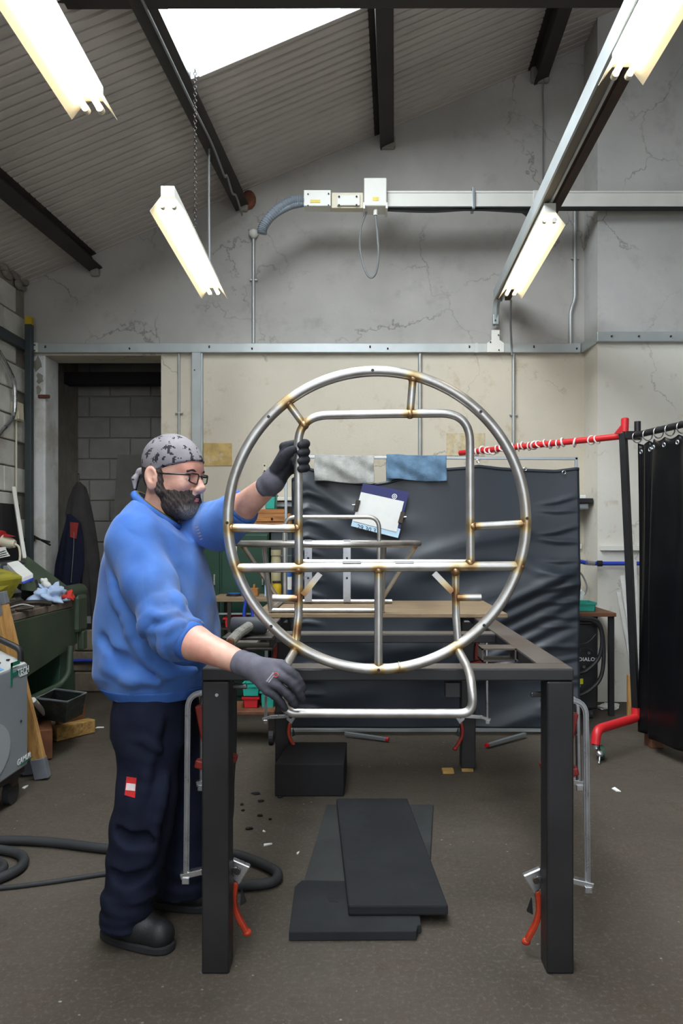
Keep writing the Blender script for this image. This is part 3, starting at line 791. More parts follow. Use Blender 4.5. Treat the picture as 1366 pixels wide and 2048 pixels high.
# ------------------------------------------------------------------ overhead girder and its wall bracket
gd = thing('overhead_girder', 'pair of steel channels running overhead from the back wall on the right', 'girder', P(990, 610, 6.6))
gx = lambda Y: 1.06 + (Y - 2.82) * .030
g0, g1 = 1.2, 6.55
zg = 3.492
def gb(dx, dz, w_, h_): return MB().bar((gx(g0) + dx, g0, zg + dz), (gx(g1) + dx, g1, zg + dz), w_, h_)
build(gb(.006, .05, .012, .10), 'pale_flange', 'rail_grey', gd)
build(gb(.036, .012, .048, .008), 'channel_web', 'web_grey', gd)
build(gb(.070, .035, .014, .07), 'inner_flange', 'rail_grey', gd)
build(gb(.125, .06, .05, .10), 'rusty_joist', 'joist_brown', gd)
bx = gx(g1)
build(MB().tube(fillet([Vector((bx + .03, g1 - .05, zg + .02)), Vector((bx + .03, g1 + .03, zg - .02)), P(991, 655, YW - .06)], .06), .03, 4), 'crank_leg', 'rail_grey', gd)
build(MB().box(P(991, 640, YW - .08), (.05, .06, .09)), 'clamp_plate', 'galv', gd, bev=.004)
a = [P(983, 660, YW - .07), P(999, 660, YW - .07), P(999, 680, YW - .07), P(1008, 686, YW - .07), P(1008, 704, YW - .07), P(974, 704, YW - .07), P(974, 686, YW - .07), P(983, 680, YW - .07)]
build(MB().prism(a, (0, .012, 0)), 'gusset_plate', 'white_paint', gd)
for (px, py) in ((997, 670), (981, 684), (998, 700), (991, 640)): build(MB().cyl(P(px, py, YW - .07), P(px, py, YW - .13 if py == 640 else YW - .08), .007, n=8), 'bolt', 'dark_steel', gd)
t = thing('lamp_cable', 'thin grey cable dropping from the far right lamp to the rail', 'cable', P(1022, 705, YW - .06))
build(MB().tube(spline([P(1022, 600, 6.3), P(1021, 640, 6.45), P(1023, 690, YW - .07), P(1024, 712, YW - .065)]), .009, 8), 'cable_run', 'cable_grey', t, smooth=True)
t = thing('roof_cord', 'pale cord hanging down the wall below the right purlin', 'cord', P(1087, 235, YW - .03))
build(MB().tube(spline([P(1088, 158, YW - .05), P(1086, 190, YW - .04), P(1087, 240, YW - .03), P(1086, 300, YW - .02), P(1086, 380, YW - .02)]), .006, 6), 'cord_run', 'cable_grey', t)

# ------------------------------------------------------------------ fluorescent lamps
def lamp(label, x0, y0, x1, y1, z):
    t = thing('fluorescent_lamp', label, 'lamp', ((x0 + x1) / 2, (y0 + y1) / 2, z - .03), 'twin tube lamps')
    p0, p1 = Vector((x0, y0, z)), Vector((x1, y1, z)); d = (p1 - p0).normalized(); s = d.cross(Vector((0, 0, 1))).normalized(); u = Vector((0, 0, 1))
    build(MB().bar(p0 + u * .075, p1 + u * .075, .075, .06), 'housing', 'white_paint', t, bev=.004)
    for sg in (-1, 1):
        a = [s * (sg * .035) + u * .045, s * (sg * .095) - u * .035]
        n_ = u * .003
        build(MB().add([p0 + a[0], p0 + a[1], p1 + a[1], p1 + a[0], p0 + a[0] + n_, p0 + a[1] + n_, p1 + a[1] + n_, p1 + a[0] + n_],
                       [(0, 1, 2, 3), (7, 6, 5, 4), (0, 4, 5, 1), (1, 5, 6, 2), (2, 6, 7, 3), (3, 7, 4, 0)]), 'reflector_wing', 'reflector', t)
    build(MB().bar(p0 + u * .046, p1 + u * .046, .07, .004), 'reflector_back', 'reflector', t)
    for sg in (-1, 1):
        a = p0 + s * (sg * .03) - u * .0 + d * .03; b_ = p1 + s * (sg * .03) - d * .03
        build(MB().cyl(a, b_, .0135, n=10), 'glowing_tube', 'tube_glow', t, smooth=True)
        for (e, dd) in ((a, -1), (b_, 1)):
            build(MB().cyl(e, e + d * .028 * dd, .0155, n=10), 'lampholder', 'white_paint', t, smooth=True)
    return t, p0, p1
tL, q0, q1 = lamp('suspended twin-tube lamp on a chain in front of the back wall, left', -1.046, 4.0, -1.085, 5.48, P(0, 410, 4.0).z)
lamp('twin-tube lamp cut by the top left corner of the view', -1.09, 1.6, -1.123, 3.12, P(0, 225, 3.125).z)
lamp('twin-tube lamp hung under the girder nearest the back wall, right', 1.175, 4.6, 1.216, 6.04, 3.385)
lamp('twin-tube lamp under the girder cut by the top right corner', 1.09, 1.70, 1.112, 3.17, 3.385)
lamp('added unseen twin-tube lamp over the open floor behind the view, left', -1.05, -2.4, -1.05, -.9, 3.22)  # unseen lamp added behind the camera so the steel tubes reflect something bright
lamp('added unseen twin-tube lamp over the open floor behind the view, right', 1.1, -2.4, 1.1, -.9, 3.22)  # its unseen twin, added for the same reflections
mb = MB(); n = 0
c0, c1 = Vector((q1.x + .02, 4.75, 3.33)), Vector((q1.x + .02, 4.75, roof(q1.x) - .08))
while n * .022 < (c1 - c0).length:
    c = c0 + Vector((0, 0, n * .022)); mb.torus(c, (1, 0, 0) if n % 2 else (0, 1, 0), .010, .0028, 8, 5); n += 1
build(mb, 'chain', 'dark_steel', tL)
build(MB().tube(spline([Vector((-1.15, 5.6, 4.36)), Vector((-1.14, 5.55, 3.9)), Vector((q1.x - .02, 5.4, 3.33))]), .008, 8), 'supply_cable', 'cable_grey', tL)
t = thing('purlin_cable', 'pale cable clipped along the dark purlin beside the rooflight', 'cable', P(470, 420, 6.5))
def pc(Y, dz=0): 
    x = PX[2] - .046 * (YW - Y); return Vector((x + .045, Y, roof(x) - .165 + dz))
build(MB().tube(spline([pc(3.2), pc(4.2), pc(4.9, -.01), pc(5.5), pc(5.9, -.05), pc(6.0, -.01), pc(6.2, -.06), pc(6.35, -.02), pc(6.6, -.08)]), .009, 8), 'cable_run', 'cable_grey', t, smooth=True)
# ------------------------------------------------------------------ welding table
ZT = .992; TX0, TX1, TY0, TY1 = -.517, .691, 2.40, 4.54
tb = thing('welding_table', 'long dark steel welding table with an open frame top and box legs', 'table', (.087, 3.45, 0))
LW = .088
for (x, y) in ((TX0, TY0), (TX1 - LW, TY0), (TX0, TY1 - LW), (TX1 - LW, TY1 - LW)):
    build(MB().mm(x, x + LW, y, y + LW, 0 if y < 3 else .02, ZT - .042), 'leg', 'table_steel', tb, bev=.006)
rails = [(TX0, TX1, TY0, TY0 + .10), (TX0, TX1, TY1 - .10, TY1), (TX0, TX0 + .10, TY0 + .1, TY1 - .1), (TX1 - .10, TX1, TY0 + .1, TY1 - .1), (TX0 + .1, TX1 - .1, 3.24, 3.34)]
for (x0, x1, y0, y1) in rails:
    f_ = build(MB().mm(x0, x1, y0, y1, ZT - .04, ZT - .002), 'frame_rail', 'table_steel', tb, bev=.004)
    build(MB().mm(x0 + .003, x1 - .003, y0 + .003, y1 - .003, ZT - .003, ZT), 'ground_face', 'table_top_steel', f_)
mb = MB(); c = Vector((TX1 - .17, 2.84, ZT - .02))
for (x, z, w_, h_) in ((0, .022, .13, .006), (0, -.022, .13, .006), (-.062, 0, .006, .05), (.062, 0, .006, .05)):
    mb.box(c + Vector((x, 0, z)), (w_, .10, h_))
build(mb, 'box_section_stub', 'table_top_steel', tb)
build(MB().box((.30, 2.44, ZT - .075), (.05, .04, .05)), 'stub_block', 'table_steel', tb, bev=.003)
build(MB().cyl((TX0 + .05, TY0 - .001, ZT - .085), (TX0 + .05, TY0 - .006, ZT - .085), .006, n=8), 'weld_dot', 'silver', tb)
for (x, y, s_) in ((TX1 - .05, TY1 - .06, .05), (TX1 - .17, TY1 - .10, .05)):
    build(MB().box((x, y, .010), (.07, .07, .0195)), 'wood_shim', 'pine_block', label='small wooden shim under the back right table leg' if x > .6 else 'loose wooden shim beside the back right table leg', cat='shim', bev=.004)
build(MB().mm(-.56, .765, 3.86, 4.62, ZT + .001, ZT + .023), 'plywood_sheet', 'plywood', label='worn plywood sheet lying on the far end of the table', cat='board', bev=.003)

# ------------------------------------------------------------------ big round tube frame held against the table
YR = 2.372
def T(px, py, Y=YR): return P(px, py, Y)
rf = thing('round_tube_frame', 'large round stainless tube frame with a seat hoop held upright by the worker', 'tube frame', T(754, 1436))
welds = [T(*q) for q in ((576, 806), (608, 850), (826, 758), (820, 828), (462, 1056), (595, 1056), (945, 1053), (1050, 1048), (474, 1136), (1040, 1132), (757, 1138), (757, 1342), (597, 1135), (940, 1130), (911, 1142),
                          (590, 1300), (914, 1300), (592, 1197), (916, 1195), (606, 1190), (905, 1186), (800, 1345), (597, 1260))]
def tinted(mb):
    W = np.array([tuple(q) for q in welds]); V = np.array([tuple(p) for p in mb.v])
    d = np.min(np.linalg.norm(V[:, None] - W[None], axis=2), axis=1)
    mb.att = {'tint': (np.clip(1 - d / .045, 0, 1) * .8).astype(np.float32)}
    return mb
def dense(pts, step=.012):
    out = []
    for a, b_ in zip(pts[:-1], pts[1:]):
        a, b_ = Vector(a), Vector(b_); n = max(1, int((b_ - a).length / step))
        out += [a.lerp(b_, i / n) for i in range(n)]
    return out + [Vector(pts[-1])]
def ftube(name, pts, r, parent=rf, n=14):
    return build(tinted(MB().tube(dense(pts), r, n)), name, 'steel_tube', parent, smooth=True)
C0 = T(754, 1040.5); RR = 298 * YR / FPX
ring_pts = [C0 + Vector((math.cos(a) * RR, 0, math.sin(a) * RR)) for a in np.linspace(0, 2 * math.pi, 181)[:-1]]
ring = build(tinted(MB().tube(ring_pts, .0172, 16, True)), 'outer_ring', 'steel_tube', rf, smooth=True)
for (px, py) in ((745, 738), (533, 830), (963, 822), (449, 1046), (1057, 1037), (540, 1255), (970, 1253), (757, 1341)):
    c = T(px, py); v = (c - C0); v = C0 + v.normalized() * RR
    build(MB().cyl(v + Vector((0, -.012, 0)), v + Vector((0, -.0176, 0)), .0052, n=10), 'drilled_hole', 'black_plastic', ring)
r2 = .0138
ftube('seat_hoop', fillet([T(598, 1128), T(597, 1020), T(596, 832), T(760, 828), T(940, 826), T(940, 1020), T(941, 1128)], .095, 10), r2)
ftube('spoke', [T(576, 806), T(610, 852)], .0125); ftube('spoke', [T(826, 756), T(820, 828)], .0125)
ftube('spoke', [T(458, 1056), T(597, 1057)], r2); ftube('spoke', [T(941, 1053), T(1054, 1047)], .0125)
ftube('cross_bar', [T(468, 1136), T(1044, 1132)], .0155)
ftube('rear_cross_bar', [T(602, 1124, YR + .045), T(938, 1124, YR + .045)], .009)
ftube('lower_post', [T(757, 1138), T(757, 1344)], .0135)
ftube('lower_post', [T(598, 1140, YR + .02), T(597, 1230, YR + .02), T(590, 1300)], r2); ftube('lower_post', [T(911, 1140, YR + .015), T(912, 1230, YR + .015), T(917, 1300)], .0125)
ftube('side_peg', [T(545, 1196, YR + .005), T(594, 1197, YR + .01)], .0115); ftube('side_peg', [T(914, 1195), T(962, 1195)], .0115)
for (a, b_) in (((640, 1147), (606, 1190)), ((868, 1146), (905, 1184))):
    build(tinted(MB().bar(T(*a, YR + .01), T(*b_, YR + .01), .019, .008, (0, 1, 0))), 'flat_brace', 'steel_tube', rf)
for (a, b_) in ((685, 710), (790, 815)):
    build(tinted(MB().mm(T(a, 0).x, T(b_ + 12, 0).x, YR - .012, YR + .03, T(0, 1126).z, T(0, 1122).z)), 'small_plate', 'steel_tube', rf)
# foot loop: leaves the ring towards the viewer, then hangs below it
YU = 2.15
ftube('foot_loop', fillet([T(589, 1302), T(571, 1334, 2.24), P(565, 1372, YU), P(567, 1426, YU), P(750, 1427, YU), P(946, 1427, YU), P(944, 1372, YU), T(938, 1340, 2.24), T(916, 1300)], .075, 10), .0135)
mbw = MB()
for wp in ((576, 806), (608, 850), (826, 758), (820, 828), (462, 1056), (595, 1056), (945, 1053), (1050, 1048), (474, 1136), (1040, 1132), (757, 1141), (757, 1340), (597, 1139), (940, 1126), (911, 1142), (590, 1298), (915, 1300)):
    c = T(*wp); o = MB().sph(c, (.0165, .0165, .0165), 10, 7)
    V = np.array([tuple(p) for p in o.v]); o.att = {'tint': np.full(len(V), .5, np.float32)}
    build(o, 'weld_bead', 'steel_tube', rf, smooth='all')
build(tinted(MB().torus(T(800, 1334).lerp(T(800, 1334), 0) if 0 else (C0 + (T(800, 1340) - C0).normalized() * RR), (T(800, 1340) - C0).cross(Vector((0, 1, 0))), .017, .003, 16, 6)), 'seam_bead', 'steel_tube', rf, smooth='all')

# ------------------------------------------------------------------ second frame lying on the plywood
sf = thing('small_tube_frame', 'second stainless tube frame standing with its ring level on the plywood', 'tube frame', P(657, 1225, 4.1))
welds = [P(480, 1095, 4.15), P(835, 1093, 4.15), P(768, 1100, 3.9), P(522, 1100, 3.9), P(757, 1078, 4.3), P(567, 1078, 4.3), P(533, 1222, 3.82), P(766, 1222, 3.82), P(775, 1205, 4.3), P(545, 1205, 4.3)]
zr2 = P(0, 1087, 4.15).z; cx = -.182; zb = ZT + .024 + .013
ftube('level_ring', [(cx + .505 * math.cos(a), 4.15 + .47 * math.sin(a), zr2) for a in np.linspace(0, 2 * math.pi, 73)], .0165, sf)
ftube('base_bar', [(-.475, 3.89, zb), (.11, 3.89, zb)], .0125, sf); ftube('base_bar', [(-.475, 4.42, zb), (.185, 4.42, zb)], .0125, sf)
ftube('base_bar', [(-.475, 3.89, zb), (-.475, 4.42, zb)], .0125, sf); ftube('base_bar', [(.11, 3.89, zb), (.11, 4.42, zb)], .0125, sf)
ftube('upright', [(-.475, 3.89, zb), (-.50, 3.80, zr2)], .0135, sf); ftube('upright', [(.11, 3.89, zb), (.118, 3.80, zr2)], .0135, sf)
ftube('slanted_strut', [(-.48, 4.40, zb), (-.672, 4.15, zr2)], .0125, sf); ftube('slanted_strut', [(.115, 4.40, zb), (.315, 4.15, zr2)], .0125, sf)
YH = 4.42
ftube('back_hoop', fillet([(-.455, YH, zb), (-.457, YH, P(0, 1034, YH).z), (.108, YH, P(0, 1034, YH).z), (.108, YH, zb)], .07, 8), .0125, sf)
for px in (617, 694):
    x = P(px, 0, YH).x
    s_ = build(MB().mm(x - .022, x + .022, YH - .025, YH - .019, zb, zr2 + .02), 'slotted_flat_bar', 'clamp_bar', sf)
    for z in (zb + .14, zr2 - .09): build(MB().cyl((x, YH - .025, z), (x, YH - .027, z), .007, n=10), 'bolt_hole', 'black_plastic', s_)
build(MB().prism([(-.475, 3.90, zb + .012), (-.475, 4.0, zb + .012), (-.475, 3.9, zb + .09)], (.006, 0, 0)), 'gusset', 'steel_tube', sf)

# ------------------------------------------------------------------ locking clamps hooked on the table legs
SQ = [(-.5, -.5), (.5, -.5), (.5, .5), (-.5, .5)]
def clamp(label, side, x_in, zt, zb_, Y, reach=.075, hdl=1.0, grp='locking clamps on the table legs', dark=False, head=True):
    """side -1: bar stands left of the leg, +1: right"""
    t = thing('bar_clamp', label, 'clamp', (x_in, Y, zb_), grp)
    xo = x_in + side * reach
    path = fillet([Vector((x_in - side * .08, Y, zt)), Vector((xo, Y, zt)), Vector((xo + side * .006, Y, zb_ - .03))], .055, 8)
    sec = [(a * .022, b_ * .014) for a, b_ in SQ]
    mb = MB().tube(path, .01, 4, sq=sec); build(mb, 'bent_bar', 'clamp_bar', t, bev=.003)
    sec2 = [(a * .008, b_ * .018) for a, b_ in SQ]
    build(MB().tube([p + Vector((0, -.003, 0)) for p in path], .01, 4, sq=sec2), 'bar_groove', 'dark_steel' if dark else 'galv', t)
    xs = x_in - side * .098 if head else x_in + side * .02
    build(MB().bar((xo + side * .024, Y, zb_ - .012), (x_in + side * .02, Y, zb_ + .006), .03, .02).bar((x_in + side * .03, Y, zb_ + .004), (xs, Y, zb_ + .012), .026, .022), 'sliding_arm', 'silver', t, bev=.003)
    build(MB().box((xo + side * .005, Y - .018, zb_ - .022), (.024, .006, .022)), 'end_stop', 'silver', t, bev=.002)
    if head:
        # cam head and lever at the inner side of the leg
        hd = build(MB().prism([(xs - side * .045, Y - .012, zb_ + .022), (xs + side * .015, Y - .012, zb_ + .048), (xs + side * .025, Y - .012, zb_ - .01), (xs - side * .005, Y - .012, zb_ - .04)], (0, .024, 0)), 'cam_head', 'silver', t, bev=.004)
        build(MB().cyl((xs - side * .002, Y - .013, zb_ + .01), (xs - side * .002, Y - .022, zb_ + .01), .011, n=12), 'rivet', 'dark_steel', hd)
        m_ = 'dark_red' if dark else 'orange_grip'
        h_ = [Vector((xs + side * .004, Y, zb_ - .03)), Vector((xs + side * .012, Y, zb_ - .09 * hdl)), Vector((xs + side * .002, Y, zb_ - .14 * hdl)), Vector((xs - side * .032, Y, zb_ - .205 * hdl))]
        sp = spline(h_, 6); sq3 = [(a * .018, b_ * .024) for a, b_ in SQ]
        hh = build(MB().tube(sp, .012, 4, sq=sq3), 'lever_handle', m_, t, bev=.005)
        build(MB().sph(sp[-1], (.016, .014, .013), 10, 7), 'handle_tip', m_, hh, smooth='all')
        build(MB().prism([(xs - side * .012, Y, zb_ - .06), (xs - side * .028, Y, zb_ - .105), (xs - side * .008, Y, zb_ - .115)], (0, .012, 0)), 'release_trigger', 'black_plastic', hh)
    # fixed grip folded inside the bend
    f1 = [Vector((xo - side * .03, Y + .03, zt - .05)), Vector((xo - side * .05, Y + .03, zt - .15)), Vector((x_in - side * .0, Y + .03, zt - .235))]
    build(MB().tube(spline(f1, 5), .013, 4, sq=[(a * .026, b_ * .03) for a, b_ in SQ]), 'fixed_grip', 'dark_red', t, bev=.005)
    build(MB().bar((xo - side * .02, Y + .02, zt - .245), (x_in - side * (.042), Y + .02, zt - .265), .03, .03), 'jaw_block', 'dark_red', t, bev=.006)
    return t
Yc = 2.515
clamp('silver bar clamp with an orange lever on the front left table leg', -1, TX0 + .0, P(0, 1385, Yc).z, P(0, 1744, Yc).z, Yc, .07)
clamp('silver bar clamp with an orange lever on the front right table leg', 1, TX1, P(0, 1400, Yc).z, P(0, 1762, Yc).z, Yc, .072)
clamp('second clamp hanging just behind the front left table leg', -1, TX0 + .03, P(0, 1372, 2.64).z, P(0, 1560, 2.64).z, 2.64, .075, .6, dark=True, head=False)
clamp('second clamp hanging just behind the front right table leg', 1, TX1 - .005, P(0, 1388, 2.64).z, P(0, 1560, 2.64).z, 2.64, .085, .6, dark=True, head=False)
clamp('small clamp with an orange lever hanging on the back left table leg', -1, TX0 + .0, ZT - .08, P(0, 1436, 4.4).z, 4.41, .045, .9)
clamp('small clamp with a red lever hanging on the back right table leg', 1, TX1 - .0, ZT - .08, P(0, 1436, 4.4).z, 4.41, .055, .9, dark=True)

# steel offcut block and rubber mallet on the left table rail
t = thing('steel_channel_block', 'dark steel channel offcut standing on the left table rail under the mallet', 'steel block', (-.42, 2.83, ZT))
mb = MB().mm(-.52, -.33, 2.76, 2.90, ZT + .04, ZT + .052).mm(-.52, -.33, 2.76, 2.90, ZT + .001, ZT + .012).mm(-.52, -.508, 2.76, 2.9, ZT + .012, ZT + .04)
build(mb, 'channel', 'dark_steel', t, bev=.003)
build(MB().mm(-.345, -.33, 2.78, 2.88, ZT + .012, ZT + .04), 'end_plate', 'table_steel', t, bev=.002)
t = thing('rubber_mallet', 'black rubber mallet with a taped handle lying on the table corner', 'mallet', (-.43, 2.83, ZT + .053))
zm = ZT + .053 + .033
build(MB().tube([(-.497, 2.84, zm), (-.49, 2.84, zm), (-.37, 2.84, zm), (-.363, 2.84, zm)], [.029, .033, .033, .029], 20), 'mallet_head', 'mallet', t, smooth=True)
hp = [Vector((-.425, 2.82, zm)), Vector((-.45, 2.72, zm - .015)), Vector((-.465, 2.62, zm - .035))]
build(MB().tube(dense(hp, .02), .014, 12), 'handle', 'brown_wood', t, smooth=True)
sp = dense([hp[0], hp[1], hp[2].lerp(hp[1], .12)], .008)
build(MB().tube(sp, [.0165 + (.003 if i % 2 else 0) for i in range(len(sp))], 12), 'tape_wrap', 'tape_grip', t)

# ------------------------------------------------------------------ foam on the floor
def slab(name, label, corners, z0, z1, m='foam', grp='black foam offcuts under the table', bev=.006):
    mb = MB().prism([(x, y, z0) for x, y in corners], (0, 0, z1 - z0))
    return build(mb, name, m, label=label, cat='foam', group=grp, bev=bev)
slab('foam_block', 'thick dark foam block on the floor under the table', [(-.47, 4.03), (-.093, 4.03), (-.085, 4.46), (-.43, 4.46)], 0, .178, 'foam_dark')
fm = thing('foam_mat', 'lowest foam mat, notched and lying nearest the viewer', 'foam', (-.02, 2.78, 0), 'black foam offcuts under the table')
build(MB().prism([(-.253, 2.595, 0), (.195, 2.60, 0), (.203, 2.64, 0), (.215, 2.645, 0), (.215, 2.70, 0), (.15, 2.97, 0), (-.24, 2.985, 0), (-.262, 2.93, 0)], (0, 0, .034)), 'mat_body', 'foam', fm, bev=.004)
build(MB().prism([(-.13, 2.84, .0341), (-.085, 2.825, .0341), (-.085, 2.80, .0341), (-.12, 2.81, .0341)], (0, 0, .0012)), 'cut_mark', 'black_plastic', fm)
slab('foam_mat', 'thin wide grey foam mat lying under the long mat', [(-.235, 3.02), (.27, 3.02), (.30, 3.2), (.38, 3.88), (-.18, 3.88)], 0, .014, 'foam_thin')
slab('foam_mat', 'long dark foam mat lying on top of the others', [(-.046, 2.70), (.319, 2.70), (.239, 3.80), (-.126, 3.80)], .0345, .075, 'foam', bev=.008)

# ------------------------------------------------------------------ hoses on the floor
def hose(name, label, pts, r, m='black_rubber', cat='hose', n=10):
    return build(MB().tube(spline(pts, 8), r, n), name, m, label=label, cat=cat, smooth=True)
ff = lambda px, py, z=.022: F(px, py, z)
hose('welding_hose', 'thick black hose looping across the floor behind the worker and table leg', [ff(-150, 1690), ff(0, 1681), ff(100, 1684), ff(215, 1697), ff(330, 1700), ff(455, 1707), ff(505, 1720), ff(545, 1738), ff(556, 1752), ff(540, 1765), ff(490, 1770), ff(430, 1768), ff(360, 1770)], .021)
hose('coiled_hose', 'loop of thick black hose at the left edge of the floor', [ff(-90, 1700), ff(-20, 1698), ff(30, 1705), ff(48, 1718), ff(40, 1735), ff(10, 1752), ff(-40, 1768), ff(-110, 1770)], .021)
hose('coiled_hose', 'inner loop of hose just inside the left edge', [ff(-60, 1722, .02), ff(-10, 1722, .02), ff(8, 1732, .02), ff(-5, 1745, .02), ff(-50, 1750, .02)], .018)
hose('floor_cable', 'thin black cable running from the left edge to the worker boot', [ff(-60, 1776, .01), ff(0, 1776, .01), ff(100, 1764, .01), ff(215, 1747, .01), ff(300, 1738, .01)], .0095, cat='cable')
hose('hanging_hose', 'twisted black hose hanging from the table beside the front left leg', [P(466, 1366, 2.9), P(467, 1430, 2.9), P(466, 1500, 2.9), P(462, 1560, 2.88), P(458, 1640, 2.86), P(430, 1690, 2.9)], .014)
t = thing('yellow_strap', 'yellow and black ratchet strap hanging behind the front left leg', 'strap', P(458, 1420, 3.0))
for a, c, m_ in ((1306, 1370, 'dark_steel'), (1370, 1392, 'yellow_paint'), (1392, 1398, 'silver'), (1398, 1412, 'yellow_paint'), (1412, 1425, 'dark_steel')):
    q0, q1 = P(463, c, 3.0), P(469, a, 3.0); build(MB().mm(q0.x, q1.x, 3.0, 3.004, q0.z, q1.z), 'strap_section', m_, t)

# scraps of paper on the floor
for (px, py, lb, s_) in ((535, 1686, 'torn white paper scrap on the floor left of the foam', .035), (596, 1703, 'tiny lilac paper scrap on the floor by the foam', .018), (528, 1660, 'small white paper scrap near the table leg', .014),
                     (1232, 1577, 'thin white paper sliver on the floor right of the table', .05), (1217, 1416, 'crumpled white tissue on the floor below the pier', .09), (1335, 1481, 'crumpled white tissue under the black curtain', .07), (50, 1572, 'white paper scrap beside the grey machine caster', .04), (200, 1453, 'white sliver on the floor right of the timber block', .05)):
    c = F(px, py, .01); mb = MB(); rs = random.Random(px)
    if 'crumpled' in lb:
        mb.sph(c + Vector((0, 0, .012)), (s_, s_ * .5, .028), 11, 8)
        mb.v = [v + Vector((rs.uniform(-1, 1), rs.uniform(-1, 1), rs.uniform(-.6, .6))) * s_ * .16 for v in mb.v]
        for v in mb.v: v.z = max(v.z, .001)
    else:
        a = rs.uniform(0, 3); d = Vector((math.cos(a) * s_, math.sin(a) * s_, 0)) * .6; e = Vector((-d.y, d.x, 0)) * .45; c.z = .001
        mb.add([c - d - e, c + d - e * .6, c + d * .8 + e, c - d * .7 + e * .8, c - d - e + Vector((0, 0, .004)), c + d - e * .6 + Vector((0, 0, .008)), c + d * .8 + e + Vector((0, 0, .003)), c - d * .7 + e * .8 + Vector((0, 0, .006))],
               [(3, 2, 1, 0), (4, 5, 6, 7), (0, 1, 5, 4), (1, 2, 6, 5), (2, 3, 7, 6), (3, 0, 4, 7)])
    build(mb, 'paper_scrap', 'paper', label=lb, cat='paper scrap')

for i, (px, py, s_) in enumerate(((560, 1596, .03), (512, 1588, .05), (522, 1603, .035), (540, 1640, .02), (498, 1658, .04), (486, 1622, .02), (520, 1632, .03), (484, 1610, .02))):
    c = F(px, py, .002); rs = random.Random(i); mb = MB().sph(c + Vector((0, 0, .004)), (s_ * .5, s_ * .22, .006), 8, 5)
    mb.v = [v + Vector((rs.uniform(-1, 1), rs.uniform(-1, 1), 0)) * s_ * .12 for v in mb.v]
    build(mb, 'foam_crumb', 'foam_dark', label='black foam crumb on the floor between the left table legs', cat='crumb', group='foam crumbs on the floor')
# ------------------------------------------------------------------ dark welding screen behind the table
YC = 5.28
ws = thing('welding_screen', 'dark vinyl welding screen on a thin steel frame behind the table', 'screen', P(870, 1465, YC))
xl, xr = P(600, 0, YC).x, P(1155, 0, YC).x; zt_ = P(0, 914, YC).z
mb = MB().bar((xl - .1, YC, zt_), (xr, YC, zt_ - .012), .02, .02)
build(mb, 'top_tube', 'galv', ws, bev=.003)
for x in (xl - .1, xr - .01): build(MB().mm(x - .01, x + .01, YC - .01, YC + .01, .02, zt_), 'upright_tube', 'galv', ws, bev=.003)
build(MB().mm(xl - .1, xr + .02, YC - .012, YC + .012, .022, .046), 'bottom_tube', 'galv', ws, bev=.003)
for (px0, px1, py0, py1) in ((690, 772, 1466, 1478), (1050, 976, 1468, 1490)):
    a, b_ = F(px0, py0, .03), F(px1, py1, .022)
    build(MB().bar(a, b_, .026, .022), 'foot_tube', 'galv', ws, bev=.003); d = (b_ - a).normalized()
    build(MB().cyl(b_, b_ + d * .02, .014, n=10), 'red_end_cap', 'red_plastic', ws)
hem = [(588, 958), (600, 940), (615, 934), (632, 940), (690, 962), (740, 968), (780, 962), (830, 948), (880, 938), (930, 934), (955, 930), (1000, 935), (1060, 938), (1110, 940), (1150, 935), (1158, 936)]
hx = np.array([P(a, 0, YC).x for a, b_ in hem]); hz = np.array([P(0, b_, YC).z for a, b_ in hem])
rs = np.random.RandomState(3)
creases = [(rs.uniform(0, 1), rs.uniform(.0, 1), rs.uniform(-.5, .6), rs.uniform(.25, .55), rs.uniform(.022, .045), rs.uniform(.010, .022)) for _ in range(22)]
creases += [(.93, .12 + .055 * i + rs.uniform(-.02, .02), rs.uniform(-.15, .25), .10, .006, .012) for i in range(16)] + [(.05, .1 + .055 * i, rs.uniform(-.1, .1), .08, .006, .012) for i in range(16)]
creases += [(.78, .5 + .06 * i, .55, .3, .016, .028) for i in range(5)]
def curtain(u, v):
    x = -.492 + (xr + .005 + .492) * u
    zt2 = float(np.interp(x, hx, hz)); z = zt2 + (.055 - zt2) * v
    dy = .018 * math.sin(u * 9 + v * 1.5) * (1 - .3 * v) + .012 * math.sin(v * 7 + u * 3)
    for (cu, cv, sl, L, wd, am) in creases:
        du = u - cu
        if abs(du) > L: continue
        dv = (v - cv + sl * du * 1.0)
        dy -= am * math.exp(-(dv / wd) ** 2 * .5) * (1 - (du / L) ** 2) ** 2
    return (x, YC - .03 + dy, z)
build(MB().grid(curtain, 110, 150, .0015), 'vinyl_sheet', 'vinyl', ws, smooth='all')
def strip(u, v):
    p = Vector(curtain(u, v * .012)); p.y -= .004; return p
build(MB().grid(strip, 80, 2, .003), 'top_hem', 'vinyl', ws, smooth='all')
for px, py in ((956, 922), (1128, 945), (1050, 938)):
    build(MB().torus(P(px, py, YC - .05), (0, 1, 0), .012, .003, 12, 6), 'hook_ring', 'silver', ws)
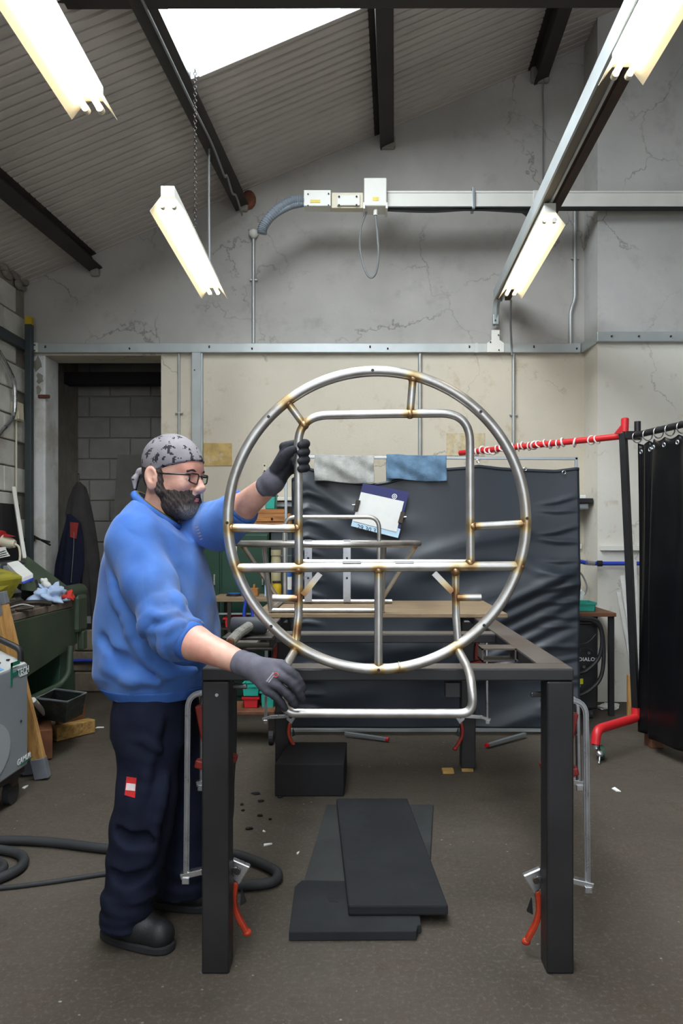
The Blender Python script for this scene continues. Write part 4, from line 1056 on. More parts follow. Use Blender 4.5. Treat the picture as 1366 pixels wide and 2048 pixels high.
# towels over the top tube
def towel(name, label, px0, px1, yb, m, tilt):
    x0, x1 = P(px0, 0, YC).x, P(px1, 0, YC).x; zb_ = P(0, yb, YC).z
    def fn(u, v):
        x = x0 + (x1 - x0) * u - tilt * v * .05
        s = v * 1.75
        if s < 1:
            z = zt_ + .014 - (zt_ - zb_) * (1 - s) ; y = YC - .075 + .012 * math.sin(u * 9 + z * 40) + .006 * math.sin(u * 23) + .055 * s * s
        else:
            q = s - 1; z = zt_ + .014 - q * .26; y = YC + .012 + .05 * min(1, q * 3) + .008 * math.sin(u * 11)
        z += .010 * math.sin(u * 5 + 1) * (1 - v)
        return (x + (.003 * math.sin(v * 14) if v < .57 else 0), y, z)
    return build(MB().grid(fn, 40, 60, .004), name, m, label=label, cat='towel', smooth='all')
towel('towel', 'grey towel hanging over the welding screen frame', 630, 748, 970, 'towel_grey', .1)
towel('towel', 'blue towel hanging over the welding screen frame', 772, 891, 966, 'towel_blue', -.05)
# calendar board with clipped sheet
YK = 5.17
cal = thing('calendar_board', 'tilted navy calendar card with a white sheet clipped on the welding screen', 'calendar', P(760, 1075, YK))
def quad(corners, Y, th): return MB().prism([P(a, b_, Y) for a, b_ in corners], (0, th, 0))
build(quad([(702, 1052), (726, 966), (818, 984), (796, 1076)], YK, .006), 'backing_card', 'navy_card', cal)
build(quad([(702, 1052), (707, 1032), (801, 1058), (796, 1076)], YK - .002, .002), 'date_strip', 'paper_blue', cal)
build(quad([(706, 1042), (722, 984), (808, 1003), (793, 1064)], YK - .006, .002), 'white_sheet', 'paper', cal)
xd = (P(796, 1076, YK) - P(702, 1052, YK)).normalized(); yd = Vector((0, -1, 0)).cross(xd) * -1
yd = Vector((-xd.z, 0, xd.x))
text('29 30 31', .045, 'ink', 'date_numbers', cal, P(713, 1057, YK - .003), xd, yd)
build(MB().torus(P(789, 993, YK - .004), (0, 1, 0), .016, .003, 16, 6), 'printed_emblem', 'white_ink', cal)
build(MB().torus(P(789, 993, YK - .004), (0, 1, 0), .006, .003, 12, 6), 'printed_emblem', 'white_ink', cal)
for (px, py, sg) in ((714, 1010, -1), (803, 1034, 1)):
    c_ = build(MB().bar(P(px - 3, py + 12, YK - .008), P(px + 3, py - 10, YK - .008), .03, .02, (0, 1, 0)), 'bulldog_clip', 'dark_steel', cal, bev=.002)
    build(MB().tube([P(px, py, YK - .01), P(px + sg * 10, py, YK - .012)], .006, 8), 'clip_lever', 'silver', c_)

# ------------------------------------------------------------------ red and black swing-arm screen stand on the right
st = thing('curtain_stand', 'red and black tubular stand with a swing arm on castors, right', 'stand', F(1195, 1535))
Yp = 5.0
pt = P(1248, 905, Yp); pb = P(1272, 1420, Yp)
build(MB().tube([pb, pt + (pt - pb) * .075], .03, 4), 'black_post', 'black_plastic', st)
build(MB().tube([P(1249, 864, Yp), P(1250, 838, Yp), P(1250, 836, Yp)], [.026, .026, .02], 14), 'red_sleeve', 'red_paint', st, smooth=True)
arm0, arm1 = P(1248, 872, Yp), P(920, 906, 6.05)
build(MB().tube([arm0, arm1], .022, 14), 'swing_arm', 'red_paint', st, smooth=True)
build(MB().prism([P(1230, 866, Yp - .01), P(1243, 850, Yp - .01), P(1243, 868, Yp - .01)], (0, .02, 0)), 'arm_gusset', 'red_paint', st)
build(MB().tube([P(1275, 843, Yp + .02), P(1275, 880, Yp + .02)], .022, 12), 'rod_socket', 'black_plastic', st, smooth=True)
build(MB().box(P(1262, 871, Yp), (.10, .05, .055)), 'cross_block', 'black_plastic', st, bev=.006)
rod0, rod1 = P(1266, 872, Yp), Vector((2.07, 4.1, P(1266, 872, Yp).z + .01))
build(MB().tube([rod0, rod1], .022, 12), 'curtain_rod', 'black_plastic', st, smooth=True)
ps = [P(1272, 1415, Yp), P(1272, 1452, 4.97), P(1255, 1470, 4.9), P(1195, 1474, 4.75), P(1187, 1480, 4.72), P(1187, 1505, 4.72)]
build(MB().tube(fillet([P(1272, 1415, Yp), Vector((P(1272, 0, Yp).x, Yp, .19)), Vector((1.50, 4.70, .19)), Vector((1.485, 4.69, .10))], .10, 8), .03, 14), 'red_foot', 'red_paint', st, smooth=True)
build(MB().tube(fillet([Vector((1.96, 4.98, .16)), Vector((2.02, 4.9, .08)), Vector((2.16, 4.75, .07))], .1, 8), .028, 12), 'red_foot', 'red_paint', st, smooth=True)
cw = Vector((1.52, 4.69, .048))
ca = build(MB().tube([cw + Vector((-.012, 0, 0)), cw + Vector((.012, 0, 0))], .046, 20), 'castor_wheel', 'cabinet_green', st, smooth=True)
build(MB().cyl(cw + Vector((-.014, 0, 0)), cw + Vector((.016, 0, 0)), .018, n=14), 'wheel_hub', 'silver', ca, smooth=True)
build(MB().cyl((1.485, 4.69, .10), (1.487, 4.69, .075), .024, n=12), 'castor_fork', 'silver', st, smooth=True)
lv = build(MB().sph((1.497, 4.635, .055), (.026, .02, .02), 12, 8), 'brake_head', 'silver', st, smooth='all')
build(MB().tube([(1.495, 4.63, .05), (1.48, 4.60, -.0 + .006)], .006, 8).sph((1.479, 4.598, .009), .009, 8, 6), 'brake_lever', 'silver', lv, smooth='all')
build(MB().box((1.98, 5.0, .06), (.09, .12, .12)), 'foot_block', 'brown_wood', st, bev=.005)
# clear plastic rings on the swing arm
d = (arm1 - arm0)
for i, tt in enumerate([.14, .17, .26, .33, .36, .40, .43, .47, .50, .53, .57, .60, .63, .67, .70, .74, .77, .80, .84, .88]):
    c = arm0 + d * tt; mb = MB(); ax = (d.normalized() + Vector((random.uniform(-.7, .7), random.uniform(-.4, .4), random.uniform(-.5, .5)))).normalized()
    mb.torus(c + Vector((0, 0, random.uniform(-.012, .006))), ax, .029, random.uniform(.005, .008), 14, 6)
    o = build(mb, 'curtain_ring', 'clear_ring', label='clear plastic curtain ring on the red swing arm', cat='ring', group='rings on the red arm', smooth='all')
# black curtain
bc = thing('black_curtain', 'heavy black curtain hanging from the rod at the right edge', 'curtain', (1.95, 4.6, .08))
ra, rb = rod0 + Vector((.03, -.02, -.05)), rod1 + Vector((0, 0, -.05))
def bcur(u, v):
    p = ra.lerp(rb, u); zb_ = .10
    ph = u * 15 + 1.2 * math.sin(u * 9)
    am = .028 * (.35 + .65 * min(1, v * 2)) 
    x = p.x + am * math.sin(ph) + .012 * math.sin(ph * 2.3 + v * 3)
    y = p.y + .012 * math.cos(ph * 1.1)
    z = p.z - .02 * abs(math.sin(u * 27)) * (1 - v) + (zb_ - p.z) * v
    return (x, y, z)
build(MB().grid(bcur, 130, 50, .003), 'curtain_sheet', 'vinyl_black', bc, smooth='all')
for i in range(7):
    p = rod0.lerp(rod1, .05 + i * .12)
    build(MB().torus(p + Vector((0, 0, -.016)), (rod1 - rod0).cross(Vector((.2, .1, 1))).cross(Vector((0, 0, 1))), .036, .004, 18, 6), 'hanging_ring', 'silver', bc, smooth='all')
for i in range(6):
    u = .03 + i * .11; p = Vector(bcur(u, .02)); build(MB().torus(p + Vector((-.018, -.01, -.01)), (1, .3, 0), .012, .004, 10, 5), 'eyelet', 'galv', bc)

# ------------------------------------------------------------------ things by the pier
Ys = 6.05
t = thing('side_table', 'small table with a red-brown wooden top by the pier', 'table', P(1180, 1405, Ys))
xa2, xb2 = P(1120, 0, Ys).x, P(1212, 0, Ys).x; zz = P(0, 1226, 5.8).z
build(MB().mm(xa2, xb2, 5.8, 6.3, zz - .03, zz), 'table_top', 'brown_wood', t, bev=.004)
for (x, y) in ((xb2 - .03, 5.84), (xb2 - .03, 6.25), (xa2 + .03, 5.84), (xa2 + .03, 6.25)):
    build(MB().mm(x - .02, x + .02, y - .02, y + .02, 0, zz - .03), 'leg', 'dark_void', t)
t = thing('welding_machine', 'black welding machine with yellow sticker under the small table', 'welder', P(1160, 1400, 5.75))
wx0, wx1 = P(1110, 0, 5.75).x, P(1192, 0, 5.75).x
wy = 5.70; wz0, wz1 = .08, P(0, 1246, wy).z
bd = build(MB().mm(wx0, wx1, wy, wy + .42, wz0, wz1), 'machine_body', 'black_plastic', t, bev=.015)
build(MB().bar((wx0 + .05, wy - .01, wz1 + .02), (wx1 - .03, wy - .01, wz1 + .02), .03, .03), 'carry_handle', 'black_plastic', t, bev=.008)
text('220 DIALOG', .040, 'white_ink', 'front_lettering', bd, P(1137, 1322, wy - .002), (1, 0, 0), (0, 0, 1), bold=.0006)
q0, q1 = P(1150, 1368, wy), P(1166, 1357, wy)
build(MB().mm(q0.x, q1.x, wy - .003, wy, q0.z, q1.z), 'yellow_sticker', 'sticker_yellow', bd)
q0, q1 = P(1151, 1374, wy), P(1161, 1370, wy); build(MB().mm(q0.x, q1.x, wy - .003, wy, q0.z, q1.z), 'green_sticker', 'sticker_green', bd)
for (px, py) in ((1158, 1300), (1178, 1306), (1152, 1333), (1168, 1334)): build(MB().cyl(P(px, py, wy), P(px, py, wy - .02), .012, n=10), 'knob', 'dark_steel', bd)
for (x, y) in ((wx0 + .05, wy + .05), (wx1 - .05, wy + .05), (wx0 + .05, wy + .37), (wx1 - .05, wy + .37)):
    build(MB().tube([(x - .015, y, .04), (x + .015, y, .04)], .04, 14), 'castor', 'black_rubber', t)
cb = thing('welding_cables', 'black cables draped in loops over the welding machine', 'cable', P(1195, 1390, 5.6))
for pts in ([(1152, 1240), (1185, 1242), (1203, 1262), (1200, 1310), (1175, 1340), (1150, 1348)], [(1160, 1236), (1196, 1244), (1207, 1290), (1203, 1350), (1180, 1380), (1155, 1392)], [(1150, 1290), (1175, 1285), (1192, 1268)], [(1150, 1300), (1172, 1296), (1186, 1304)]):
    build(MB().tube(spline([P(a, b_, 5.62) for a, b_ in pts]), .016 if len(pts) > 3 else .006, 8), 'cable_loop', 'cable_black', cb, smooth=True)
def bin_(name, label, px0, px1, y0, y1, Y, dp, m, cat='bin', group=None):
    t = thing(name, label, cat, P((px0 + px1) / 2, y1, Y), group)
    x0, x1 = P(px0, 0, Y).x, P(px1, 0, Y).x; z0, z1 = P(0, y1, Y).z, P(0, y0, Y).z; tp = (x1 - x0) * .06
    mb = MB().prism([(x0 + tp, Y, z0), (x1 - tp, Y, z0), (x1, Y, z1), (x0, Y, z1)], (0, .004, 0)).prism([(x0 + tp, Y + dp, z0), (x1 - tp, Y + dp, z0), (x1, Y + dp, z1), (x0, Y + dp, z1)], (0, .004, 0))
    mb.prism([(x0 + tp, Y, z0), (x0 + tp + .004, Y, z0), (x0 + .004, Y, z1), (x0, Y, z1)], (0, dp, 0)).prism([(x1 - tp - .004, Y, z0), (x1 - tp, Y, z0), (x1, Y, z1), (x1 - .004, Y, z1)], (0, dp, 0)).mm(x0 + tp, x1 - tp, Y, Y + dp, z0, z0 + .004)
    build(mb, 'bin_shell', m, t)
    e = .007; build(MB().mm(x0 - e, x1 + e, Y - e, Y + e, z1 - .012, z1 + .004).mm(x0 - e, x1 + e, Y + dp - e, Y + dp + e, z1 - .012, z1 + .004).mm(x0 - e, x0 + e, Y, Y + dp, z1 - .012, z1 + .004).mm(x1 - e, x1 + e, Y, Y + dp, z1 - .012, z1 + .004), 'rim', m, t)
    return t
bin_('plastic_tray', 'teal plastic tray on the small red-brown table', 1150, 1192, 1206, 1223.5, 5.9, .2, 'teal_plastic', 'tray').location.z += 0
t = thing('wall_shelf', 'small dark shelf bracket on the wall right of the screen', 'shelf', P(1165, 1020, 6.4))
build(MB().mm(P(1120, 0, 6.45).x, P(1183, 0, 6.45).x, 6.4, 6.69, P(0, 1006, 6.45).z, P(0, 997, 6.45).z), 'shelf_board', 'black_plastic', t, bev=.004)
build(MB().mm(P(1120, 0, 6.45).x, P(1178, 0, 6.45).x, 6.45, 6.69, P(0, 1018, 6.45).z, P(0, 1006, 6.45).z), 'shelf_bracket', 'galv', t, bev=.01)
build(MB().mm(P(1120, 0, 6.45).x, P(1172, 0, 6.45).x, 6.45, 6.6, P(0, 997, 6.45).z, P(0, 990, 6.45).z), 'paper_stack', 'paper', t, bev=.004)
t = thing('dado_trunking', 'white mini trunking along the foot of the pier', 'trunking', (2.2, YP - .02, P(0, 1095, YP).z))
build(MB().mm(2.04, 4.0, YP - .035, YP - .002, P(0, 1101, YP).z, P(0, 1091, YP).z), 'pier_run', 'white_paint', t, bev=.003)
build(MB().mm(P(1120, 0, YW).x, 1.99, YW - .03, YW - .002, P(0, 1098, YW).z, P(0, 1088, YW).z), 'wall_run', 'white_paint', t, bev=.003)
t = thing('air_hose', 'blue air hose with a brass coupling along the pier', 'hose', P(1200, 1126, YP - .05))
build(MB().tube(spline([P(1150, 1121, 6.2), P(1165, 1124, 6.22), P(1178, 1127, 6.24), P(1200, 1127, 6.26), P(1290, 1127, 6.26)]), .018, 10), 'hose_run', 'blue_hose', t, smooth=True)
build(MB().cyl(P(1173, 1125, 6.2), P(1188, 1127, 6.22), .022, n=10), 'coupling', 'silver', t, smooth=True)
build(MB().cyl(P(1195, 1127, 6.22), P(1204, 1127, 6.22), .026, n=10), 'collar', 'black_plastic', t, smooth=True)
t = thing('thin_wall_cable', 'thin pale cable looping down the wall beside the screen', 'cable', P(1165, 1200, 6.5))
build(MB().tube(spline([P(1140, 1138, 6.5), P(1160, 1145, 6.5), P(1173, 1170, 6.5), P(1168, 1190, 6.45), P(1150, 1205, 6.2)]), .008, 6), 'cable_run', 'cable_grey', t)
t = thing('paper_bag', 'white folded paper standing on the small table behind the teal tray', 'paper', P(1160, 1203, 6.1))
build(MB().prism([P(1150, 1219, 6.15), P(1160, 1219, 6.15), P(1170, 1186, 6.12), P(1164, 1180, 6.12), P(1152, 1196, 6.12)], (0, .04, 0)), 'paper_fold', 'paper', t)
# pale planks leaning behind the post
for i, (a, b_, lb) in enumerate((((1237, 1185), (1264, 1330), 'shortest pale plank leaning on the pier behind the black post'), ((1244, 1152), (1270, 1330), 'middle pale plank leaning on the pier behind the black post'), ((1268, 1120), (1277, 1340), 'tallest pale plank leaning on the pier beside the black curtain'))):
    p0 = P(*a, 6.25 - i * .06); p1 = P(*b_, 5.75 - i * .06); p1 = p0 + (p1 - p0) * (p0.z / (p0.z - p1.z))
    build(MB().bar(p0, p1, .035, .018, (0, 1, 0)), 'timber_plank', 'grey_wood', label=lb, cat='plank', group='planks by the pier', bev=.003)
build(MB().mm(P(1256, 0, 5.6).x, P(1265, 0, 5.6).x, 5.6, 5.63, 0, P(0, 1350, 5.6).z), 'orange_batten', 'pine', label='short orange timber batten standing behind the black post', cat='batten', bev=.003)
# ------------------------------------------------------------------ cabinets and bench glimpsed behind the ring
Yg = 6.1
t = thing('green_cabinet', 'dark green metal cabinet behind the worker', 'cabinet', P(480, 1400, Yg))
gx0, gx1 = P(405, 0, Yg).x, P(538, 0, Yg).x; gz = P(0, 1062, Yg).z
build(MB().mm(gx0, gx1, Yg, YW - .08, .02, gz), 'cabinet_body', 'cabinet_green', t, bev=.006)
for (a, b_) in ((408, 440), (444, 536)):
    x0, x1 = P(a, 0, Yg).x, P(b_, 0, Yg).x
    dr = build(MB().mm(x0, x1, Yg - .02, Yg - .001, .1, gz - .03), 'door', 'cabinet_green', t, bev=.006)
    build(MB().box((x1 - .04, Yg - .03, gz - .4), (.015, .02, .09)), 'handle', 'silver', dr, bev=.003)
q0, q1 = P(430, 1097, Yg - .02), P(440, 1082, Yg - .02); build(MB().mm(q0.x, q1.x, Yg - .026, Yg - .0205, q0.z, q1.z), 'paper_notice', 'paper', t)
q0, q1 = P(465, 1105, Yg - .02), P(474, 1080, Yg - .02); build(MB().mm(q0.x, q1.x, Yg - .026, Yg - .0205, q0.z, q1.z), 'card_notice', 'cream_plastic', t)
t = thing('wooden_drawer_box', 'wooden drawer box standing on the green cabinet', 'drawer box', P(540, 1052, Yg))
dx0, dx1 = P(508, 0, Yg).x, P(580, 0, Yg).x
t2 = thing('grey_locker', 'grey metal locker between the green cabinet and the screen', 'locker', P(565, 1400, Yg + .1))
build(MB().mm(P(540, 0, Yg).x, P(592, 0, Yg).x, Yg + .05, YW - .08, .02, gz), 'locker_body', 'rail_dark', t2, bev=.006)
build(MB().mm(P(545, 0, Yg).x, P(588, 0, Yg).x, Yg + .03, Yg + .049, .1, gz - .2), 'locker_door', 'rail_dark', t2, bev=.006)
zd = gz + .002
build(MB().mm(dx0, dx1, Yg + .02, Yg + .35, zd, P(0, 1027, Yg).z), 'box_body', 'drawer_wood', t, bev=.004)
for z in (zd + .02, zd + .075): 
    d_ = build(MB().mm(dx0 + .015, dx1 - .015, Yg + .005, Yg + .019, z, z + .048), 'drawer', 'drawer_wood', t, bev=.003)
    build(MB().sph(((dx0 + dx1) / 2, Yg - .004, z + .024), .010, 8, 6), 'knob', 'dark_steel', d_)
t = thing('wooden_tray', 'flat wooden tray lying on the wooden drawer box', 'tray', P(535, 1026, Yg))
zt3 = P(0, 1027, Yg).z + .002
build(MB().mm(dx0 - .03, dx1 - .05, Yg + .03, Yg + .3, zt3, zt3 + .035), 'tray_body', 'drawer_wood', t, bev=.004)
bin_('small_bin', 'small teal bin on top of the wooden tray', 530, 551, 988, 1017, Yg + .06, .14, 'teal_plastic').location.z = zt3 + .036
t = thing('white_shelf_bar', 'white shelf edge on the wall behind the raised arm', 'shelf', P(570, 1005, YW - .2))
build(MB().mm(P(540, 0, 6.5).x, P(600, 0, 6.5).x, 6.45, YW - .005, P(0, 1001, 6.45).z, P(0, 994, 6.45).z), 'shelf_board', 'white_paint', t, bev=.003)
build(MB().mm(P(545, 0, 6.5).x, P(598, 0, 6.5).x, 6.52, YW - .005, P(0, 1012, 6.45).z, P(0, 1003, 6.45).z), 'shelf_bracket', 'galv', t)
t = thing('wall_hanger_plate', 'small drilled metal plate on the wall left of the raised hand', 'plate', P(529, 942, YW - .01))
build(MB().box(P(529, 936, YW - .012), (.035, .01, .075)), 'plate_face', 'cream_plastic', t, bev=.002)
for py in (931, 942): build(MB().cyl(P(529, py, YW - .017), P(529, py, YW - .022), .008, n=8), 'plate_hole', 'black_plastic', t)
# work bench in front of the cabinets
Yb = 5.55; zb2 = P(0, 1196, Yb).z
t = thing('tool_bench', 'brown topped bench with thin steel legs behind the table', 'bench', P(510, 1400, Yb))
bx0, bx1 = P(420, 0, Yb).x, P(592, 0, Yb).x
build(MB().mm(bx0, bx1, Yb, Yb + .4, zb2 - .03, zb2), 'bench_top', 'plywood', t, bev=.004)
for (x, y) in ((bx0 + .05, Yb + .02), (bx1 - .03, Yb + .02), (bx0 + .05, Yb + .38), (bx1 - .03, Yb + .38), (P(458, 0, Yb).x, Yb + .02)): build(MB().mm(x - .014, x + .014, y - .014, y + .014, 0, zb2 - .03), 'leg', 'dark_steel', t)
build(MB().bar((bx0 + .05, Yb + .02, zb2 - .12), (bx1 - .03, Yb + .02, zb2 - .12), .012, .012), 'stretcher', 'galv', t)
build(MB().mm(bx0 + .02, bx1 - .02, Yb + .02, Yb + .38, P(0, 1257, Yb).z - .012, P(0, 1257, Yb).z), 'lower_shelf', 'dark_steel', t)
bin_('red_crate', 'red crate on the lower shelf of the tool bench', 448, 486, 1236, 1256, Yb + .03, .25, 'red_plastic', 'crate')
def bottle(name, label, px, y0, y1, Y, r, m, cap=None, cat='bottle', neck=.45, lab=None):
    b0, b1 = P(px, y1, Y), P(px, y0, Y); H = b1.z - b0.z; t = thing(name, label, cat, b0)
    build(MB().tube([b0, b0 + Vector((0, 0, .004)), b0 + Vector((0, 0, H * .72)), b0 + Vector((0, 0, H * .84)), b0 + Vector((0, 0, H * .88))], [r * .92, r, r, r * neck, r * neck], 16), 'bottle_body', m, t, smooth=True)
    build(MB().cyl(b0 + Vector((0, 0, H * .88)), b0 + Vector((0, 0, H)), r * neck * 1.15, n=12), 'cap', cap or m, t, smooth=True)
    if lab: build(MB().tube([b0 + Vector((0, 0, H * .2)), b0 + Vector((0, 0, H * .6))], r * 1.02, 16), 'label_band', lab, t, smooth=True)
    return t
Yo = Yb + .2
y_on = lambda dz, Y: VY + (CZ - zb2 - dz) * FPX / Y
yb_ = y_on(0, Yo)
bottle('spray_can', 'blue and white spray can on the bench beside the screen', 578, 1128, yb_, Yo, .028, 'blue_plastic', 'orange_plastic', 'can', .7, 'paper')
bottle('beige_canister', 'tall beige canister on the bench behind the small frame', 552, 1100, yb_, Yo + .1, .04, 'beige_cyl', 'beige_cyl', 'canister', .9)
bottle('yellow_pot', 'squat yellow pot in front of the beige canister', 554, 1162, yb_, Yo - .08, .034, 'yellow_paint', 'dark_steel', 'pot', .9)
bottle('orange_bottle', 'orange bottle on the grey locker beside the screen', 577, 1066, P(0, 0, 1).z * 0 + VY + (CZ - gz) * FPX / (Yg + .15), Yg + .15, .04, 'orange_plastic', 'white_paint', 'bottle', .5)
t = thing('wooden_holder', 'small wooden holder block on the tool bench', 'holder', P(509, yb_, Yo))
build(MB().box(P(509, yb_, Yo) + Vector((0, 0, .03)), (.06, .08, .06)), 'holder_block', 'drawer_wood', t, bev=.003)
build(MB().box(P(509, yb_, Yo) + Vector((0, 0, .075)), (.012, .05, .03)), 'centre_fin', 'drawer_wood', t)
for i, px in enumerate((531, 535, 539)):
    t = thing('marker_pen', ('left', 'middle', 'right')[i] + ' one of three pale blue markers standing on the bench', 'pen', P(px, yb_, Yo - .05), 'markers on the bench')
    p = P(px, yb_, Yo - .05); p.z = zb2
    build(MB().cyl(p, p + Vector((0, 0, .085)), .007, n=8), 'pen_barrel', 'cloth_light', t); build(MB().cyl(p + Vector((0, 0, .085)), p + Vector((0, 0, .105)), .006, n=8), 'pen_cap', 'cloth_red' if i == 1 else 'blue_plastic', t)
t = thing('grinding_discs', 'low stack of dark discs on the left end of the bench', 'discs', P(470, yb_, Yo))
for i in range(3):
    p = P(468, yb_, Yo); p.z = zb2 + .002 + i * .007; build(MB().cyl(p, p + Vector((0, 0, .006)), .06 - i * .006, n=20), 'disc', 'dark_steel' if i < 2 else 'blue_plastic', t)
hose('blue_hose_hank', 'hank of blue hose hanging from the tool bench', [P(492, 1200, Yb - .03), P(488, 1225, Yb - .03), P(490, 1246, Yb - .03), P(499, 1250, Yb - .03), P(505, 1230, Yb - .03), P(500, 1198, Yb - .03), P(496, 1195, Yb - .03)], .012, 'blue_hose')
hose('blue_hose_hank', 'second blue hose strand hanging beside the hank', [P(506, 1195, Yb - .04), P(512, 1215, Yb - .04), P(508, 1245, Yb - .04), P(514, 1252, Yb - .04)], .011, 'blue_hose')
# low trolley with bins under the table
Yl = 5.1; zl = P(0, 1416, Yl).z
t = thing('low_trolley', 'low wooden trolley shelf under the far end of the table', 'trolley', P(505, 1440, Yl))
build(MB().mm(P(440, 0, Yl).x, P(552, 0, Yl).x, Yl - .1, Yl + .22, zl - .025, zl), 'trolley_deck', 'brown_wood', t, bev=.004)
for px in (446, 545):
    for y in (Yl - .06, Yl + .18): build(MB().tube([(P(px, 0, Yl).x - .015, y, .05), (P(px, 0, Yl).x + .015, y, .05)], .05, 16), 'castor', 'black_rubber', t)
    build(MB().mm(P(px, 0, Yl).x - .02, P(px, 0, Yl).x + .02, Yl - .08, Yl + .2, .06, zl - .025), 'bolster', 'dark_steel', t)
bin_('stacking_bin', 'red stacking bin on the low trolley', 486, 517, 1395, 1416.5, Yl, .14, 'red_plastic', group='stacking bins')
bin_('stacking_bin', 'teal stacking bin sitting on the red one', 484, 519, 1371, 1393, Yl, .14, 'teal_plastic', group='stacking bins')
bin_('stacking_bin', 'tall teal bin standing beside the stacked bins', 521, 549, 1383, 1416.5, Yl + .02, .14, 'teal_plastic', group='stacking bins')

# ------------------------------------------------------------------ left: green machine bench
gb_ = thing('machine_bench', 'old green steel machine bench along the left wall', 'bench', (-2.5, 4.8, 0))
ZB = .945; BX = -2.12
build(MB().mm(-2.95, BX, 4.06, 5.50, ZB - .05, ZB), 'bench_top', 'bench_planks', gb_, bev=.008)
for i in range(4): build(MB().mm(-2.9 + i * .2, -2.86 + i * .2 + .12, 4.1, 5.44, ZB, ZB + .006), 'top_plank', 'bench_planks', gb_, bev=.003)
build(MB().prism([(BX + .012, 4.06, ZB - .05), (BX + .012, 5.50, ZB - .05), (BX + .012, 5.50, .62), (BX + .012, 4.06, .46)], (-.03, 0, 0)), 'front_apron', 'machine_green', gb_, bev=.004)
build(MB().prism([(BX - .02, 5.20, .02), (BX - .02, 5.56, .02), (BX - .02, 5.50, .60), (BX - .02, 5.28, .60)], (-.7, 0, 0)), 'end_pedestal', 'cabinet_green', gb_, bev=.006)
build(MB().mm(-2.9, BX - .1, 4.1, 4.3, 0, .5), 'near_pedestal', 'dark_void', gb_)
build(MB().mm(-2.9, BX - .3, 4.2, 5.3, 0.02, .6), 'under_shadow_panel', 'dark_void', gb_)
hs = build(MB().mm(BX - .10, BX + .05, 5.44, 5.62, .70, ZB + .04), 'end_housing', 'machine_green', gb_, bev=.03)
build(MB().tube([(BX - .03, 5.38, ZB + .05), (BX - .03, 5.66, ZB + .05)], .06, 18), 'round_boss', 'machine_green', gb_, smooth=True)
build(MB().box((BX + .03, 5.55, .64), (.05, .08, .14)), 'lower_bracket', 'machine_green', gb_, bev=.01)
t = thing('bent_tube', 'bent grey tube leaning under the green bench', 'tube', (-2.0, 5.0, 0))
build(MB().tube(fillet([P(141, 1292, 5.3), P(137, 1350, 5.25), P(120, 1370, 5.2), P(60, 1398, 4.9), P(35, 1412, 4.7)], .1, 8), .022, 12), 'tube_run', 'machine_green', t, smooth=True)
t = thing('tilted_panel', 'dark green sheet tilted up at the back of the bench', 'panel', (-2.6, 5.2, ZB))
c4 = [P(45, 1180, 5.0), P(56, 1113, 5.3), P(134, 1172, 5.45), P(134, 1190, 5.4)]
build(MB().prism(c4, (-.02, .02, .004)), 'panel_sheet', 'machine_green', t)
t = thing('yellow_crate', 'dirty yellow plastic crate at the left end of the bench', 'crate', (-2.35, 4.55, ZB + .007))
o = MB(); 
p_ = [P(-25, 1215, 4.4), P(22, 1206, 4.5), P(44, 1158, 4.5), P(-25, 1140, 4.4)]
build(MB().prism([P(-30, 1200, 4.3), P(22, 1197, 4.5), P(44, 1157, 4.52), P(-30, 1165, 4.3)], (-.01, .006, 0)), 'front_wall', 'yellow_crate', t)
build(MB().prism([P(-30, 1165, 4.3), P(44, 1157, 4.52), P(34, 1150, 4.8), P(-30, 1132, 4.8)], (0, 0, .012)), 'folded_lid', 'yellow_crate', t)
build(MB().prism([P(22, 1197, 4.5), P(44, 1157, 4.52), P(30, 1150, 4.85), P(20, 1180, 4.85)], (-.008, 0, 0)), 'side_wall', 'yellow_crate', t)
t = thing('ring_binder', 'pale grey ring binder lying on the bench clutter', 'binder', (-2.4, 4.95, ZB + .02))
build(MB().prism([P(14, 1133, 5.2), P(36, 1128, 5.3), P(66, 1155, 4.95), P(44, 1164, 4.9)], (0, 0, .025)), 'binder_cover', 'paper', t)
build(MB().prism([P(44, 1164, 4.89), P(66, 1155, 4.94), P(66, 1161, 4.94), P(46, 1168, 4.89)], (0, .01, 0)), 'blue_spine', 'blue_hose', t)
def rag(name, label, c, r, m, seed):
    rs = np.random.RandomState(seed); mb = MB().sph(c, r, 34, 22); ph = rs.uniform(0, 6, 6)
    nv = []
    for v in mb.v:
        d = v - Vector(c); k = 1 + .38 * math.sin(d.x * 75 + ph[0]) * math.sin(d.y * 66 + ph[1]) + .30 * math.sin(d.z * 90 + ph[2] + d.x * 60) + .16 * math.sin(d.x * 150 + d.y * 130 + ph[3])
        q = Vector(c) + d * k; q.z = max(q.z, ZB + .007); nv.append(q)
    mb.v = nv
    return build(mb, name, m, label=label, cat='rag', group='rags on the bench', smooth='all')
rag('crumpled_rag', 'pale blue crumpled rag on the end of the bench', (-2.19, 5.20, ZB + .05), (.085, .12, .065), 'cloth_light', 1)
rag('crumpled_rag', 'dark crumpled glove-like rag on the bench behind the blue rag', (-2.30, 5.22, ZB + .09), (.07, .09, .07), 'cloth_dark', 2)
rag('crumpled_rag', 'small red rag beside the pale blue one', (-2.115, 5.32, ZB + .045), (.05, .07, .035), 'cloth_red', 3)
rag('crumpled_rag', 'white and orange rag piled on the dark one', (-2.24, 5.24, ZB + .12), (.035, .05, .04), 'paper', 4)
t = thing('saw_bow', 'dark bow-shaped tool lying on the bench planks', 'tool', (-2.18, 4.9, ZB + .01))
build(MB().tube(spline([(-2.28, 4.72, ZB + .015), (-2.24, 4.86, ZB + .03), (-2.16, 4.93, ZB + .03), (-2.09, 5.0, ZB + .015)]), [.008] + [.018] * 23 + [.008], 8), 'bow_body', 'dark_steel', t, smooth=True)
